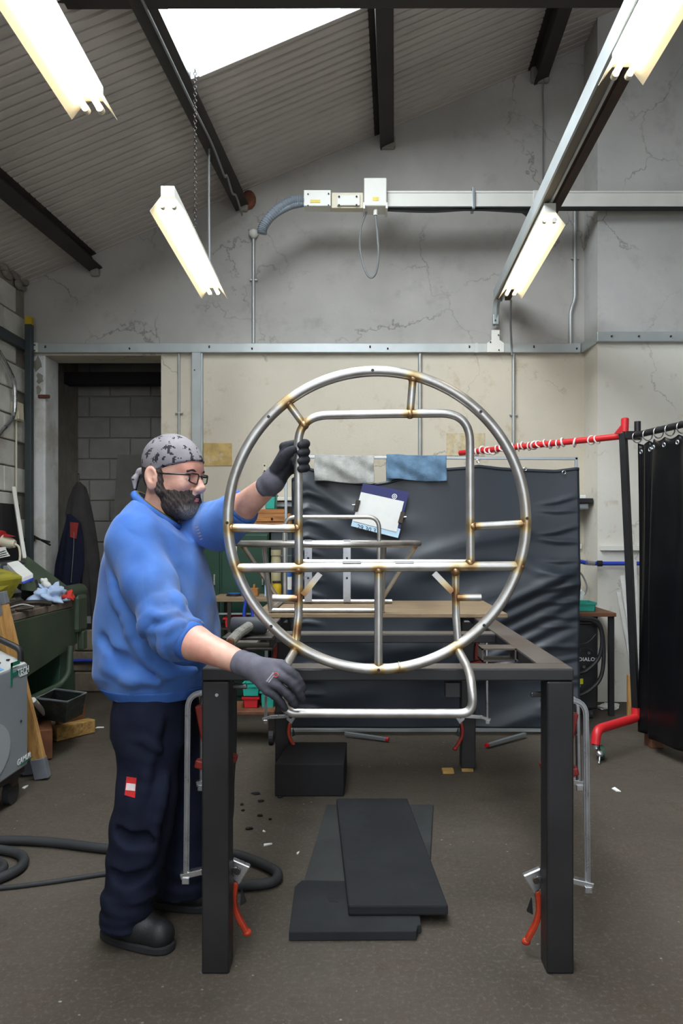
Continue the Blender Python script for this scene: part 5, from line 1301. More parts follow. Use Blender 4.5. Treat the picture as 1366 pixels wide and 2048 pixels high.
build(MB().tube(spline([(-2.26, 4.75, ZB + .012), (-2.2, 4.80, ZB + .03), (-2.14, 4.84, ZB + .012)]), .006, 8), 'wire_loop', 'silver', t, smooth=True)
for (a, b_, lb) in (((-2.4, 4.5, ZB + .012), (-2.12, 4.52, ZB + .012), 'flat steel bar lying across the near bench planks'), ((-2.35, 4.66, ZB + .012), (-2.3, 4.95, ZB + .012), 'flat steel bar lying lengthwise on the bench'), ((-2.14, 4.6, ZB + .012), (-2.1, 4.72, ZB + .012), 'short steel offcut at the bench front edge')):
    build(MB().bar(a, b_, .03, .01), 'steel_bar', 'dark_steel', label=lb, cat='steel bar', bev=.002)
t = thing('paper_stack', 'stack of white papers at the left edge above the bench', 'papers', (-2.75, 5.6, 1.1))
for i in range(4):
    z = P(0, 1122, 5.5).z + i * .012
    build(MB().prism([P(-20 + i * 2, 1120 - i * 4, 5.4), P(20 - i * 3, 1112 - i * 4, 5.5), P(12, 1104 - i * 3, 5.75), P(-20, 1106 - i * 3, 5.65)], (0, 0, .005)), 'sheet_bundle', 'paper', t)
t = thing('machine_column', 'grey machine column carrying the papers at the left edge', 'machine', (-2.72, 5.7, ZB))
build(MB().mm(-2.93, P(22, 0, 5.5).x, 5.35, 5.85, ZB + .007, P(0, 1124, 5.5).z), 'column_block', 'rail_dark', t, bev=.02)
build(MB().mm(P(5, 0, 5.5).x, P(40, 0, 5.5).x, 5.38, 5.6, ZB + .05, P(0, 1130, 5.5).z), 'slide_block', 'galv', t, bev=.01)
t = thing('red_cutter_head', 'red power tool head with cream nose and cable at the left edge', 'power tool', P(0, 1085, 5.9))
build(MB().tube([P(-25, 1076, 5.9), P(5, 1080, 5.9)], .075, 16), 'red_housing', 'red_plastic', t, smooth=True)
build(MB().tube([P(4, 1081, 5.9), P(22, 1087, 5.9), P(30, 1088, 5.9)], [.05, .045, .03], 14), 'cream_nose', 'cream_plastic', t, smooth=True)
build(MB().prism([P(8, 1068, 5.85), P(26, 1073, 5.85), P(6, 1073, 5.85)], (0, .05, 0)), 'red_fin', 'red_plastic', t)
build(MB().tube(spline([P(30, 1088, 5.9), P(38, 1095, 5.9), P(40, 1115, 5.85), P(36, 1130, 5.7)]), .009, 8), 'cream_cable', 'cream_plastic', t, smooth=True)
# boards standing in the corner
build(MB().mm(-2.985, -2.96, 6.10, 6.42, ZB + .01, P(0, 1007, 6.2).z), 'black_board', 'dark_void', label='black board standing against the left wall', cat='board', bev=.003)
build(MB().bar(P(27, 975, 6.35), P(49, 1118, 6.0), .03, .03), 'white_batten', 'white_paint', label='white batten leaning in the left corner', cat='batten', bev=.003)
build(MB().bar(P(24, 985, 6.55), P(32, 1118, 6.5), .06, .02), 'black_strip', 'dark_void', label='narrow black strip leaning behind the white batten', cat='strip', bev=.003)
t = thing('wall_hooks', 'black rod hooks sticking out of the white pillar', 'hooks', P(85, 1080, YW - .1))
for (a, b_) in (((68, 1076), (99, 1084)), ((68, 1072), (100, 1090)), ((36, 1078), (70, 1077)), ((36, 1082), (70, 1081))):
    build(MB().tube([P(*a, YW - .03 if a[0] > 50 else YW - .2), P(*b_, YW - .22 if a[0] > 50 else YW - .06)], .009, 8), 'rod', 'dark_void', t)

# tray, timber and pipe on the floor below the bench
t = thing('metal_tray', 'deep galvanised tray standing on timber below the bench', 'tray', F(125, 1450))
A, B, C_, D = P(72, 1395, 4.75), P(132, 1403, 4.6), P(172, 1388, 5.0), P(110, 1378, 5.2)
a2, b2_, c2, d2 = P(78, 1437, 4.8), P(129, 1446, 4.68), P(165, 1428, 5.0), P(112, 1420, 5.15)
zt4 = .385; zb4 = .19
A, B, C_, D = [Vector((q.x, q.y, zt4)) for q in (F(72, 1396, zt4), F(134, 1404, zt4), F(172, 1386, zt4), F(110, 1378, zt4))]
a2, b2_, c2, d2 = [Vector((q.x, q.y, zb4)) for q in (F(76, 1437, zb4), F(130, 1446, zb4), F(165, 1428, zb4), F(112, 1420, zb4))]
mb = MB()
for (p, q, r_, s_) in ((A, B, b2_, a2), (B, C_, c2, b2_), (C_, D, d2, c2), (D, A, a2, d2), (a2, b2_, c2, d2)):
    n_ = (q - p).cross(s_ - p).normalized() * .004; mb.prism([p, q, r_, s_], n_)
build(mb, 'tray_shell', 'tray_metal', t); build(MB().tube([A, B, C_, D], .007, 8, True), 'rolled_rim', 'galv', t)
def timber(name, label, p0, p1, w_, h_, m, cat='timber'):
    return build(MB().bar(p0, p1, w_, h_), name, m, label=label, cat=cat, bev=.006)
timber('timber_block', 'rough pale timber block on the floor below the tray', F(107, 1468, .05), F(184, 1450, .05), .085, .095, 'pine_block')
timber('timber_offcut', 'brown timber offcut under the right end of the tray', F(110, 1450, .095), F(163, 1432, .095), .07, .18, 'brown_wood')
timber('timber_offcut', 'brown timber offcut standing beside the leaning plank', F(88, 1490, .10), F(84, 1462, .10), .10, .19, 'brown_wood')
t = thing('steel_pipe', 'short white steel pipe leaning against the tray', 'pipe', F(110, 1450))
build(MB().tube([P(66, 1400, 4.6), F(110, 1450, .08)], .018, 12), 'pipe_body', 'white_paint', t, smooth=True)
# leaning pine planks with taped ends
for (p0, p1, lb) in ((P(-2, 1192, 4.20), F(82, 1556, .01), 'long pine plank with taped ends leaning beside the grey machine'), (P(-16, 1216, 4.14), F(58, 1548, .01), 'second pine plank leaning half hidden behind the grey machine')):
    p1.z = .06; t = thing('pine_plank', lb, 'plank', (p1.x, p1.y, 0), 'planks beside the grey machine')
    d = (p0 - p1).normalized(); e = p1 - d * .05
    build(MB().bar(p1, p0, .075, .04, (0, 1, 0)), 'plank_body', 'pine', t, bev=.003)
    build(MB().bar(e, p1 + d * .07, .082, .047, (0, 1, 0)), 'taped_end', 'duct_tape', t, bev=.003)
    build(MB().bar(p0 - d * .05, p0 + d * .02, .082, .047, (0, 1, 0)), 'taped_end', 'duct_tape', t, bev=.003)

# grey plasma machine at the left edge
pm = thing('plasma_machine', 'grey wheeled cutting machine cut by the left edge', 'machine', (-2.1, 3.6, 0))
MX = -1.80; y0_, y1_ = 3.25, 4.0; zb5, zt5 = .185, .735
body = build(MB().prism([(MX, y0_, zb5), (MX, y1_, zb5), (MX, y1_, zt5), (MX, y0_, zt5)], (-.5, 0, 0)), 'casing', 'machine_grey', pm, bev=.01)
build(MB().prism([(MX - .005, y0_, zt5 + .001), (MX - .005, y1_ - .01, zt5 + .001), (MX - .28, y1_ - .01, zt5 + .13), (MX - .28, y0_, zt5 + .13)], (0, 0, -.01)), 'sloped_panel', 'machine_panel', pm, bev=.003)
build(MB().prism([(MX - .005, y1_ - .01, zt5), (MX - .28, y1_ - .01, zt5), (MX - .28, y1_ - .01, zt5 + .13)], (0, -.01, 0)), 'panel_cheek', 'machine_grey', pm)
hd = fillet([Vector((MX - .03, 3.98, zt5 + .012)), Vector((MX - .03, 3.98, zt5 + .075)), Vector((MX - .24, 3.98, zt5 + .175)), Vector((MX - .24, 3.98, zt5 + .11))], .03, 5)
build(MB().tube(hd, .017, 10), 'grab_handle', 'black_plastic', pm, smooth=True)
build(MB().mm(MX - .49, MX - .01, y0_, y1_ - .02, zb5 - .03, zb5), 'base_tray', 'black_plastic', pm)
for y in (3.35, 3.92):
    c = build(MB().tube([(MX - .075, y, .062), (MX - .04, y, .062)], .062, 20), 'castor_wheel', 'black_rubber', pm, smooth=True)
    build(MB().mm(MX - .085, MX - .03, y - .03, y + .03, .10, zb5 - .03), 'castor_fork', 'dark_steel', pm)
xs_ = MX + .002
def side(px, py): 
    Y = MX * FPX / (px - VX); return Vector((xs_, Y, CZ - (py - VY) * Y / FPX))
text('TECH', .050, 'white_ink', 'side_lettering', pm, Vector((xs_ + .001, side(35, 0).y - .005, side(35, 1352).z)), (0, 1, 0), (0, 0, 1), bold=.0009)
pz = side(20, 1370)
f_ = MB(); y_, z_ = side(21, 0).y, side(21, 1373).z
for (ya, yb3, za, zb6) in ((0, .018, 0, .12), (0, .10, .10, .12), (.018, .10, .045, .065), (.06, .16, .062, .07)): f_.mm(xs_ - .001, xs_ + .001, y_ + ya, y_ + yb3, z_ + za, z_ + zb6)
build(f_, 'logo_mark', 'logo_green', pm)
build(MB().mm(xs_ - .001, xs_ + .001, y_ + .10, y_ + .19, z_ + .03, z_ + .037), 'logo_underline', 'white_ink', pm)
text('GAMUR', .043, 'white_ink', 'model_lettering', pm, Vector((xs_ + .001, side(35, 0).y - .01, side(36, 1530).z)), (0, 1, 0), (0, .15, 1), bold=.0007)
build(MB().mm(xs_ - .001, xs_ + .001, side(36, 0).y + .03, side(36, 0).y + .17, side(36, 1534).z, side(36, 1532).z), 'model_underline', 'logo_green', pm)
mb = MB(); cc = Vector((xs_ - .006, 3.55, .36)); n_ = 30
mb.prism([cc + Vector((0, .24 * math.cos(i * 2 * math.pi / n_), .15 * math.sin(i * 2 * math.pi / n_))) for i in range(n_)], (.009, 0, 0)); build(mb, 'moulded_swoosh', 'machine_swoosh', pm)
q = side(12, 1335); build(MB().box((MX - .03, 3.72, zt5 + .016), (.04, .07, .002), Matrix.Rotation(R(25), 3, 'Y')), 'blue_sticker', 'sticker_blue', pm)
for i, (dx, y) in enumerate(((.06, 3.8), (.09, 3.7), (.14, 3.85), (.17, 3.74), (.06, 3.9))): build(MB().box((MX - dx - .0, y, zt5 + .004 + dx * .472), (.012, .02, .006)), 'panel_button', 'black_plastic', pm)
build(MB().cyl(side(41, 1442), side(41, 1442) + Vector((.004, 0, 0)), .006, n=8), 'screw', 'dark_steel', pm)

# ------------------------------------------------------------------ doorway: jackets, board, hose
build(MB().bar((-2.12, 7.35, .56), (-2.12, 7.62, 2.19), .75, .02, (0, 1, 0)) if 0 else MB().prism([(-2.47, 7.2, .5), (-1.75, 7.2, .5), (-1.75, 7.5, 2.24), (-2.47, 7.5, 2.24)], (0, .02, 0)), 'leaning_board', 'board_grey', label='grey board leaning inside the dark doorway', cat='board')
hose('blue_pipe', 'blue pipe along the low wall in the doorway', [P(140, 1322, YW - .03), P(170, 1321, YW - .03), P(215, 1322, YW - .03)], .016, 'blue_hose', 'pipe')
def garment(name, label, prof, m, Y, hooks, seed, dp=.10, fold=.2):
    """prof: (py, x_left, x_right) rows of the outline, hung from a hook"""
    t = thing(name, label, 'jacket', P((prof[-1][1] + prof[-1][2]) / 2, prof[-1][0], Y))
    pys = [q[0] for q in prof]; rs = np.random.RandomState(seed); ph = rs.uniform(0, 6, 4); nu, nv = 56, 60
    def fn(u, v):
        py = pys[0] + (pys[-1] - pys[0]) * v
        a = np.interp(py, pys, [q[1] for q in prof]); b_ = np.interp(py, pys, [q[2] for q in prof])
        cx_ = (a + b_) / 2; hw = (b_ - a) / 2; an = u * 2 * math.pi
        kf = 1 + fold * (.4 + .6 * v) * (.5 * math.sin(an * 7 + ph[0] + v * 2) + .5 * math.sin(an * 11 + ph[1] - v * 3)) * min(1, v * 6)
        dd = dp * min(1, .25 + v * 3)
        p = P(cx_ + hw * math.cos(an) * (1 + .06 * math.sin(an * 5 + v * 5)), py, Y)
        return (p.x, Y + dd * math.sin(an) * kf, p.z)
    build(MB().grid(fn, nu, nv), 'jacket_body', m, t, smooth='all')
    return t
g1_ = garment('hooded_jacket', 'dark grey hooded jacket hanging in the doorway', [(964, 155, 160), (975, 145, 172), (1000, 136, 178), (1030, 131, 184), (1060, 145, 190), (1110, 150, 198), (1180, 152, 204), (1240, 160, 205), (1262, 168, 204)], 'jacket_grey', YW + .17, 0, 4)
g2_ = garment('work_jacket', 'navy work jacket with a red lining hanging beside the grey one', [(1028, 134, 142), (1045, 130, 160), (1080, 122, 166), (1130, 112, 168), (1180, 108, 160), (1200, 112, 158)], 'jacket_navy', YW + .0, 0, 9, .06, .25)
a = [P(140, 1044, YW - .06), P(157, 1046, YW - .06), P(152, 1078, YW - .07), P(140, 1074, YW - .07)]
build(MB().prism(a, (0, .01, 0)), 'red_lining', 'dark_red', g2_)
build(MB().tube(spline([P(148, 1064, YW - .08), P(147, 1100, YW - .08), P(142, 1165, YW - .08)]), .0025, 6), 'drawstring', 'cable_grey', g2_)
build(MB().mm(P(168, 0, YW).x, P(184, 0, YW).x, YW - .03, YW - .02, P(0, 1246, YW).z, P(0, 1232, YW).z), 'care_label', 'cable_grey', g1_)
build(MB().tube(fillet([P(157, 966, YW + .17), P(157, 948, YW + .17), P(157, 948, YW + .75)], .03), .008, 8), 'hanging_hook', 'dark_steel', g1_)
# ------------------------------------------------------------------ the worker
m, nt, b = new_mat('knit_glove'); v = coords(nt, False)
at = node(nt, 'ShaderNodeAttribute', attribute_name='dip')
n1 = noise(nt, v, 25, 4)
c1 = ramp(nt, n1, .3, .7, s2l((84, 82, 92)), s2l((104, 102, 112))); c2 = ramp(nt, n1, .3, .7, s2l((34, 34, 40)), s2l((52, 52, 58)))
nt.links.new(mix(nt, at.outputs['Fac'], c1, c2), b.inputs['Base Color']); b.inputs['Roughness'].default_value = .75; b.inputs['Specular IOR Level'].default_value = .3
bump(nt, b, noise(nt, v, 420, 2), .35, .0015)

pn = thing('person', 'man in a blue sweatshirt, camouflage bandana and glasses holding the round frame', 'person', (-.75, 2.66, 0))
# head frame: local axes forward, away from the viewer, up
yaw, pit, hs_ = R(19), R(5), 1.02
fv = Vector((math.cos(yaw) * math.cos(pit), -math.sin(yaw) * math.cos(pit), -math.sin(pit)))
lv_ = Vector((math.sin(yaw), math.cos(yaw), 0)); uv_ = fv.cross(lv_)
ear_w = P(305, 956, 2.585)
H0 = ear_w - (fv * -.022 + lv_ * -.080 + uv_ * -.012) * hs_
HM = Matrix(((fv.x * hs_, lv_.x * hs_, uv_.x * hs_, H0.x), (fv.y * hs_, lv_.y * hs_, uv_.y * hs_, H0.y), (fv.z * hs_, lv_.z * hs_, uv_.z * hs_, H0.z), (0, 0, 0, 1)))
hd = SDF((-.16, -.12, -.30), (.16, .12, .17), .0028)
hd.ell((-.004, 0, .050), (.104, .079, .092), .01)
hd.ell((.030, 0, -.035), (.068, .064, .090), .03)
hd.ell((.055, 0, -.085), (.042, .044, .036), .03)
hd.ell((.078, 0, .035), (.030, .056, .035), .03)                       # forehead
hd.cap((.090, -.034, .020), (.090, .034, .020), .012, .012, .018)       # brow
for s in (-1, 1):
    hd.ell((.066, s * .044, -.028), (.030, .024, .024), .02)            # cheekbone
    hd.ell((.098, s * .033, -.001), (.016, .019, .013), .010, sub=True) # eye socket
    hd.ell((.080, s * .033, -.001), (.0145, .017, .0125), .004)         # lids
    hd.ell((.112, s * .0135, -.040), (.013, .010, .010), .008)          # nostril wing
    # ear: shell with a hollow
    rt = [[.95, 0, .30], [0, 1, 0], [-.30, 0, .95]]
    hd.ell((-.024, s * .083, -.010), (.027, .012, .040), .006, rot=rt)
    hd.ell((-.020, s * .096, -.004), (.016, .010, .027), .003, sub=True, rot=rt)
    hd.ell((-.010, s * .086, -.014), (.007, .007, .010), .004)
    hd.ell((-.027, s * .082, -.040), (.010, .007, .011), .006)
hd.chain([(.098, 0, .012), (.111, 0, -.012), (.124, 0, -.033)], [.0095, .0105, .0145], .012)
hd.ell((.1, 0, -.058), (.014, .024, .014), .012)
hd.cap((-.022, 0, -.06), (-.048, 0, -.20), .062, .066, .04)
hd.cap((-.050, 0, -.19), (-.066, 0, -.26), .062, .060, .03)
# forearms and core, one skin
E1, W1 = P(342, 1266, 2.34), P(500, 1333, 2.19)
E2, W2 = P(452, 1043, 2.59), P(548, 962, 2.405)
fa = SDF((-.72, 2.05, .95), (-.2, 2.7, 1.75), .005)
fa.chain([E1, E1.lerp(W1, .35), W1], [.052, .050, .031], .01).chain([E2, E2.lerp(W2, .35), W2], [.052, .049, .033], .01)
fa.ell(E1.lerp(W1, .22), (.055, .05, .05), .03).ell(E2.lerp(W2, .25), (.05, .045, .048), .03)
core = SDF((-1.0, 2.35, .05), (-.4, 3.0, 1.6), .012)
core.cap((-.73, 2.66, .95), (-.74, 2.66, 1.30), .13, .11, .05).cap((-.74, 2.58, .9), (-.79, 2.57, .15), .08, .05, .05).cap((-.70, 2.80, .9), (-.68, 2.80, .15), .08, .05, .05).cap((-.745, 2.66, 1.3), (-.73, 2.66, 1.50), .07, .055, .03)
core.cap((-.76, 2.5, 1.42), E1, .05, .045, .05).cap((-.68, 2.78, 1.45), E2, .05, .045, .05)
body, BV, BF = sdf_build([(hd, HM), fa, core], 'body', 'skin', pn)
def hp_(f, l, u): return HM @ Vector((f, l, u))
def hmesh(sdf, name, m, **k): return sdf_build([(sdf, HM)], name, m, pn, **k)[0]
# face details
for s in (-1, 1):
    e_ = build(MB().sph(hp_(.0838, s * .033, -.003), .0118, 12, 8), 'eye', 'eye_white', pn, smooth='all')
    build(MB().sph(hp_(.0926, s * .033 - .001, -.0075), .0045, 8, 6), 'iris', 'iris', e_, smooth='all')
    build(MB().tube(spline([hp_(.091, s * .052, .020), hp_(.1035, s * .036, .026), hp_(.105, s * .015, .021)], 5), [.003] + [.0055] * 9 + [.003], 8), 'eyebrow', 'hair_dark', pn, smooth='all')
lip = SDF((.08, -.04, -.10), (.13, .04, -.05), .0016)
lip.cap((.102, -.019, -.0735), (.102, .019, -.0735), .004, .004, .004).ell((.107, 0, -.0715), (.008, .014, .005), .006).ell((.1055, 0, -.0795), (.008, .015, .0055), .003)
hmesh(lip, 'lips', 'lip')
# beard
bd_ = SDF((-.06, -.11, -.19), (.14, .11, .05), .0026)
bd_.ell((.030, 0, -.040), (.076, .0725, .098), .02).ell((.060, 0, -.092), (.050, .054, .043), .03).ell((.078, 0, -.110), (.036, .038, .031), .03).ell((.036, 0, -.096), (.052, .060, .044), .03)
bd_.plane((.05, 0, -.047), (-.10, 0, .995))
for s in (-1, 1):
    bd_.cap((-.002, s * .0735, .012), (.006, s * .0735, -.055), .012, .016, .015)
    bd_.cap((.106, s * .004, -.058), (.094, s * .033, -.082), .0095, .0095, .008)
    bd_.cap((.094, s * .033, -.080), (.080, s * .038, -.11), .010, .012, .012)
bd_.ell((.118, 0, -.0765), (.026, .018, .0095), .004, sub=True)
bd_.plane((-.018, 0, -.05), (-.96, 0, -.28)); 
bd_.disp(lambda X, Y, Z: .0012 * np.sin(X * 520 + Z * 210) * np.sin(Y * 480 + Z * 160) + .0012 * np.sin(Z * 300 + Y * 350 + X * 170))
HMi = HM.inverted()
def greyf(V):
    L = V @ np.array(HMi.to_3x3()).T + np.array(HMi.translation)
    return np.clip((L[:, 0] - .066) / .03, 0, 1) * np.clip((-.088 - L[:, 2]) / .03, 0, 1) * .85
hmesh(bd_, 'beard', 'beard', atts={'grey': greyf})
hr = SDF((-.15, -.11, -.14), (.05, .11, .06), .003)
hr.ell((-.006, 0, .030), (.106, .0815, .12), .01).plane((-.035, 0, 0), (.97, 0, .1)).plane((0, 0, -.062), (-.25, 0, -1)).plane((0, 0, .035), (0, 0, 1))
hmesh(hr, 'hair', 'hair_dark')
# bandana
bn = SDF((-.16, -.12, -.06), (.14, .12, .17), .0028)
bn.ell((-.004, 0, .052), (.1105, .0865, .0985), .01).ell((.076, 0, .040), (.035, .061, .038), .03)
bn.plane((0, 0, .026), (.30, 0, -.954))
for s in (-1, 1):
    bn.cap((.085, s * .055, .052), (-.04, s * .088, .012), .004, .004, .006)
bn.cap((-.100, 0, .012), (-.116, 0, .006), .018, .012, .012)
hmesh(bn, 'bandana', 'camo_cloth')
tl = SDF((-.20, -.07, -.13), (-.09, .03, .05), .003)
tl.ell((-.118, -.014, .008), (.015, .020, .016), .006)
tl.chain([(-.120, -.02, .004), (-.127, -.034, -.018), (-.120, -.040, -.052)], [.010, .011, .005], .006).chain([(-.122, -.005, .002), (-.134, -.014, -.018), (-.131, -.020, -.060)], [.011, .010, .004], .006)
hmesh(tl, 'bandana_knot', 'camo_cloth')
# glasses
gl = bpy.data.objects.new('glasses', None); COL.objects.link(gl); ORI[gl.name] = hp_(.11, 0, 0); gl.parent = pn; gl.location = ORI[gl.name] - ORI[pn.name]
for s in (-1, 1):
    q = [(.1165, s * .010, .014), (.110, s * .058, .014), (.1085, s * .057, -.014), (.1135, s * .015, -.022)]
    rim = fillet([hp_(*q[0]).lerp(hp_(*q[1]), .5)] + [hp_(*x) for x in (q[1], q[2], q[3], q[0])] + [hp_(*q[0]).lerp(hp_(*q[1]), .499)], .009, 4)
    build(MB().tube(rim[:-1], .0026, 8, True), 'rim', 'glasses', gl, smooth='all')
    build(MB().tube([hp_(.110, s * .056, .010), hp_(.10, s * .072, .009), hp_(.03, s * .081, .006), hp_(-.018, s * .084, .008), hp_(-.04, s * .082, -.012)], [.0035, .0035, .003, .003, .003], 8), 'temple', 'glasses', gl, smooth='all')
    build(MB().prism([hp_(*x) for x in q], fv * .001), 'lens', 'lens', gl)
build(MB().tube(spline([hp_(.1155, -.011, .006), hp_(.121, 0, .009), hp_(.1155, .011, .006)], 4), .0026, 8), 'bridge', 'glasses', gl, smooth='all')

# ---- sweatshirt
def loft_fn(rows, cuts=()):
    z = [r_[0] for r_ in rows]
    def fn(X, Y, Z):
        xb = np.interp(Z, z, [r_[1] for r_ in rows]); xf = np.interp(Z, z, [r_[2] for r_ in rows]); yc = np.interp(Z, z, [r_[3] for r_ in rows]); ry = np.interp(Z, z, [r_[4] for r_ in rows])
        cx_ = (xb + xf) / 2; rx = (xf - xb) / 2
        d = (np.sqrt(((X - cx_) / rx) ** 2 + ((Y - yc) / ry) ** 2) - 1) * np.minimum(rx, ry)
        d = np.maximum(d, np.maximum(z[0] - Z, Z - z[-1]))
        for pc, n in cuts: d = np.maximum(d, (X - pc[0]) * n[0] + (Y - pc[1]) * n[1] + (Z - pc[2]) * n[2])
        return d
    return fn
trows = [(.857, -.905, -.575, 2.67, .170), (.885, -.932, -.555, 2.67, .185), (.93, -.957, -.528, 2.67, .205), (1.05, -.960, -.508, 2.67, .215), (1.20, -.945, -.528, 2.67, .212), (1.33, -.925, -.560, 2.67, .212), (1.43, -.893, -.600, 2.67, .205), (1.49, -.862, -.632, 2.67, .180), (1.54, -.825, -.655, 2.67, .135), (1.59, -.80, -.66, 2.67, .10)]
col_c = P(310, 1023, 2.66); 
ss = SDF((-1.02, 2.2, .83), (-.36, 3.0, 1.66), .0062)
ss.put(loft_fn(trows, [(tuple(col_c), (.60, 0, .80))]), (-.98, 2.44, .85), (-.49, 2.9, 1.6), .01)
S1, S2 = P(266, 1090, 2.49), P(362, 1058, 2.85)
ncut = [(tuple(col_c), (.60, 0, .80))]
ss.cap(P(292, 1046, 2.60), S1 + Vector((0, .02, .02)), .065, .085, .05, cuts=ncut).cap(P(318, 1050, 2.74), S2, .06, .08, .05)
C1 = E1.lerp(W1, .27); C2 = E2.lerp(W2, .36)
n1_ = (W1 - E1).normalized(); n2_ = (W2 - E2).normalized()
ss.chain([S1, S1.lerp(E1, .5), S1.lerp(E1, .85), E1], [.092, .084, .072, .066], .03)
pts = [E1.lerp(C1, t_) for t_ in (0, .3, .45, .7, .85)]; 
a1_ = (E1 - S1).normalized()
for i, (p, r_, ax) in enumerate([(E1 - a1_ * .085, .083, a1_), (E1 - a1_ * .045, .082, a1_), (E1 + n1_ * -.005, .080, (a1_ + n1_).normalized()), (E1 + n1_ * .030, .077, n1_), (E1 + n1_ * .058, .071, n1_)]):
    o_ = Vector((.3, .2, -.9)).cross(ax).normalized() * (.008 if i % 2 else -.006)
    ss.cap(p + o_, p + o_ + ax * .004, r_ * .999, r_, .010, cuts=[(tuple(p + ax * .019), tuple(ax)), (tuple(p - ax * .017), tuple(-ax))])
ss.cap(E1, C1, .064, .060, .010, cuts=[(tuple(C1), tuple(n1_))])
ss.chain([S2, S2.lerp(E2, .55), E2], [.086, .080, .076], .03)
for i, (p, r_) in enumerate(zip([E2.lerp(C2, t_) for t_ in (-.5, -.1, .35)], (.082, .082, .076))): ss.cap(p, p + n2_ * .012, r_, r_, .016)
ss.cap(E2, C2, .072, .064, .014, cuts=[(tuple(C2), tuple(n2_))])
# folds: soft ridges and valleys
def fold(pts, r_=.012, k=.03, sub=False, lift=0):
    q = spline([Vector(p) for p in pts], 3)
    for a_, b_ in zip(q[:-1], q[1:]): ss.cap(a_, b_, r_, r_, k, sub)
Yn = 2.455
fold([P(238, 1190, 2.47), P(262, 1230, Yn), P(300, 1290, 2.44), P(330, 1330, 2.46)], .012, .03)
fold([P(222, 1120, 2.50), P(228, 1170, 2.46), P(250, 1240, 2.45), P(285, 1310, 2.45)], .010, .03)
fold([P(355, 1095, 2.46), P(362, 1140, 2.45), P(378, 1190, 2.45), P(384, 1220, 2.44)], .010, .03, True)
fold([P(300, 1330, 2.455), P(340, 1345, 2.45), P(390, 1340, 2.47)], .012, .03)
fold([P(215, 1330, 2.52), P(250, 1355, 2.475), P(310, 1365, 2.46)], .012, .03)
fold([P(210, 1280, 2.52), P(240, 1318, 2.47), P(280, 1335, 2.455)], .011, .03, True)
fold([P(300, 1130, 2.395), P(322, 1170, 2.37), P(360, 1215, 2.33)], .010, .025)
fold([P(285, 1215, 2.345), P(318, 1232, 2.28), P(352, 1228, 2.29)], .009, .02)
fold([P(300, 1262, 2.30), P(330, 1262, 2.262), P(365, 1246, 2.27)], .009, .018)
fold([P(318, 1290, 2.29), P(345, 1282, 2.262), P(376, 1262, 2.27)], .008, .016)
fold([P(276, 1120, 2.41), P(290, 1160, 2.385), P(320, 1200, 2.335)], .009, .02)
fold([P(255, 1150, 2.43), P(270, 1200, 2.41), P(300, 1250, 2.345)], .010, .02)
fold([P(400, 1020, 2.66), P(430, 1012, 2.56), P(462, 1004, 2.49)], .008, .02)
fold([P(405, 1055, 2.68), P(435, 1042, 2.535), P(468, 1030, 2.49)], .008, .02)
ss.cap(col_c + Vector((-.01, 0, -.03)), col_c + Vector((.0, 0, .08)), .080, .088, .01, sub=True, sc=(1.0, 1.06, 1))
ss.disp(lambda X, Y, Z: .0030 * np.sin(X * 38 + Z * 17 + Y * 9) * np.sin(Z * 23 - X * 20 + Y * 31) + .0022 * np.sin(X * 62 - Z * 18 + Y * 30 + 1.5 * np.sin(Z * 9)) + .003 * np.sin(Z * 34 - X * 46) * np.exp(-((Z - .96) / .10) ** 2))
def dirtf(V): return np.clip(1 - np.abs(V[:, 2] - 1.16) / .22, 0, 1) * np.clip((V[:, 0] + .66) / .1, 0, 1) * .9 + .25 * np.clip(1 - np.abs(V[:, 2] - 1.25) / .2, 0, 1) * (V[:, 1] < 2.5)
shirt, SV, SF_ = sdf_build([ss], 'sweatshirt', 'sweatshirt', pn, smooth_it=2, atts={'dirt': dirtf})
# ribbed hem, cuffs and collar
hb = SDF((-1.0, 2.4, .82), (-.5, 2.95, .93), .005)
hb.put(loft_fn([(.852, -.905, -.572, 2.67, .172), (.893, -.941, -.546, 2.67, .194)]), (-.96, 2.46, .84), (-.53, 2.88, .9), 0)
sdf_build([hb], 'ribbed_hem', 'rib_blue', pn, smooth_it=2)
for (C, n_, rr) in ((C1, n1_, .059), (C2, n2_, .059)):
    build(MB().tube([C - n_ * .05, C - n_ * .045, C + n_ * .006, C + n_ * .012, C + n_ * .008], [rr * .9, rr * 1.1, rr * 1.02, rr * .96, rr * .8], 28), 'ribbed_cuff', 'rib_blue', pn, smooth='all')
fd = (P(352, 1046, 2.66) - P(273, 986, 2.66)) / 2
def neck_loop(cs, k, kb, dz, dip): return [cs + fd * (math.cos(a) * k) + Vector((0, kb * math.sin(a), dz - dip * max(0, math.cos(a)) ** 6)) for a in np.linspace(0, 2 * math.pi, 49)[:-1]]
build(MB().tube(neck_loop(col_c + Vector((.008, 0, .004)), 1.06, .102, 0, .004), .0145, 10, True), 'collar', 'rib_blue', pn, smooth='all')
build(MB().tube(neck_loop(col_c + Vector((.006, 0, .013)), .94, .091, .003, .0), .008, 8, True), 'undershirt_neck', 'olive', pn, smooth='all')

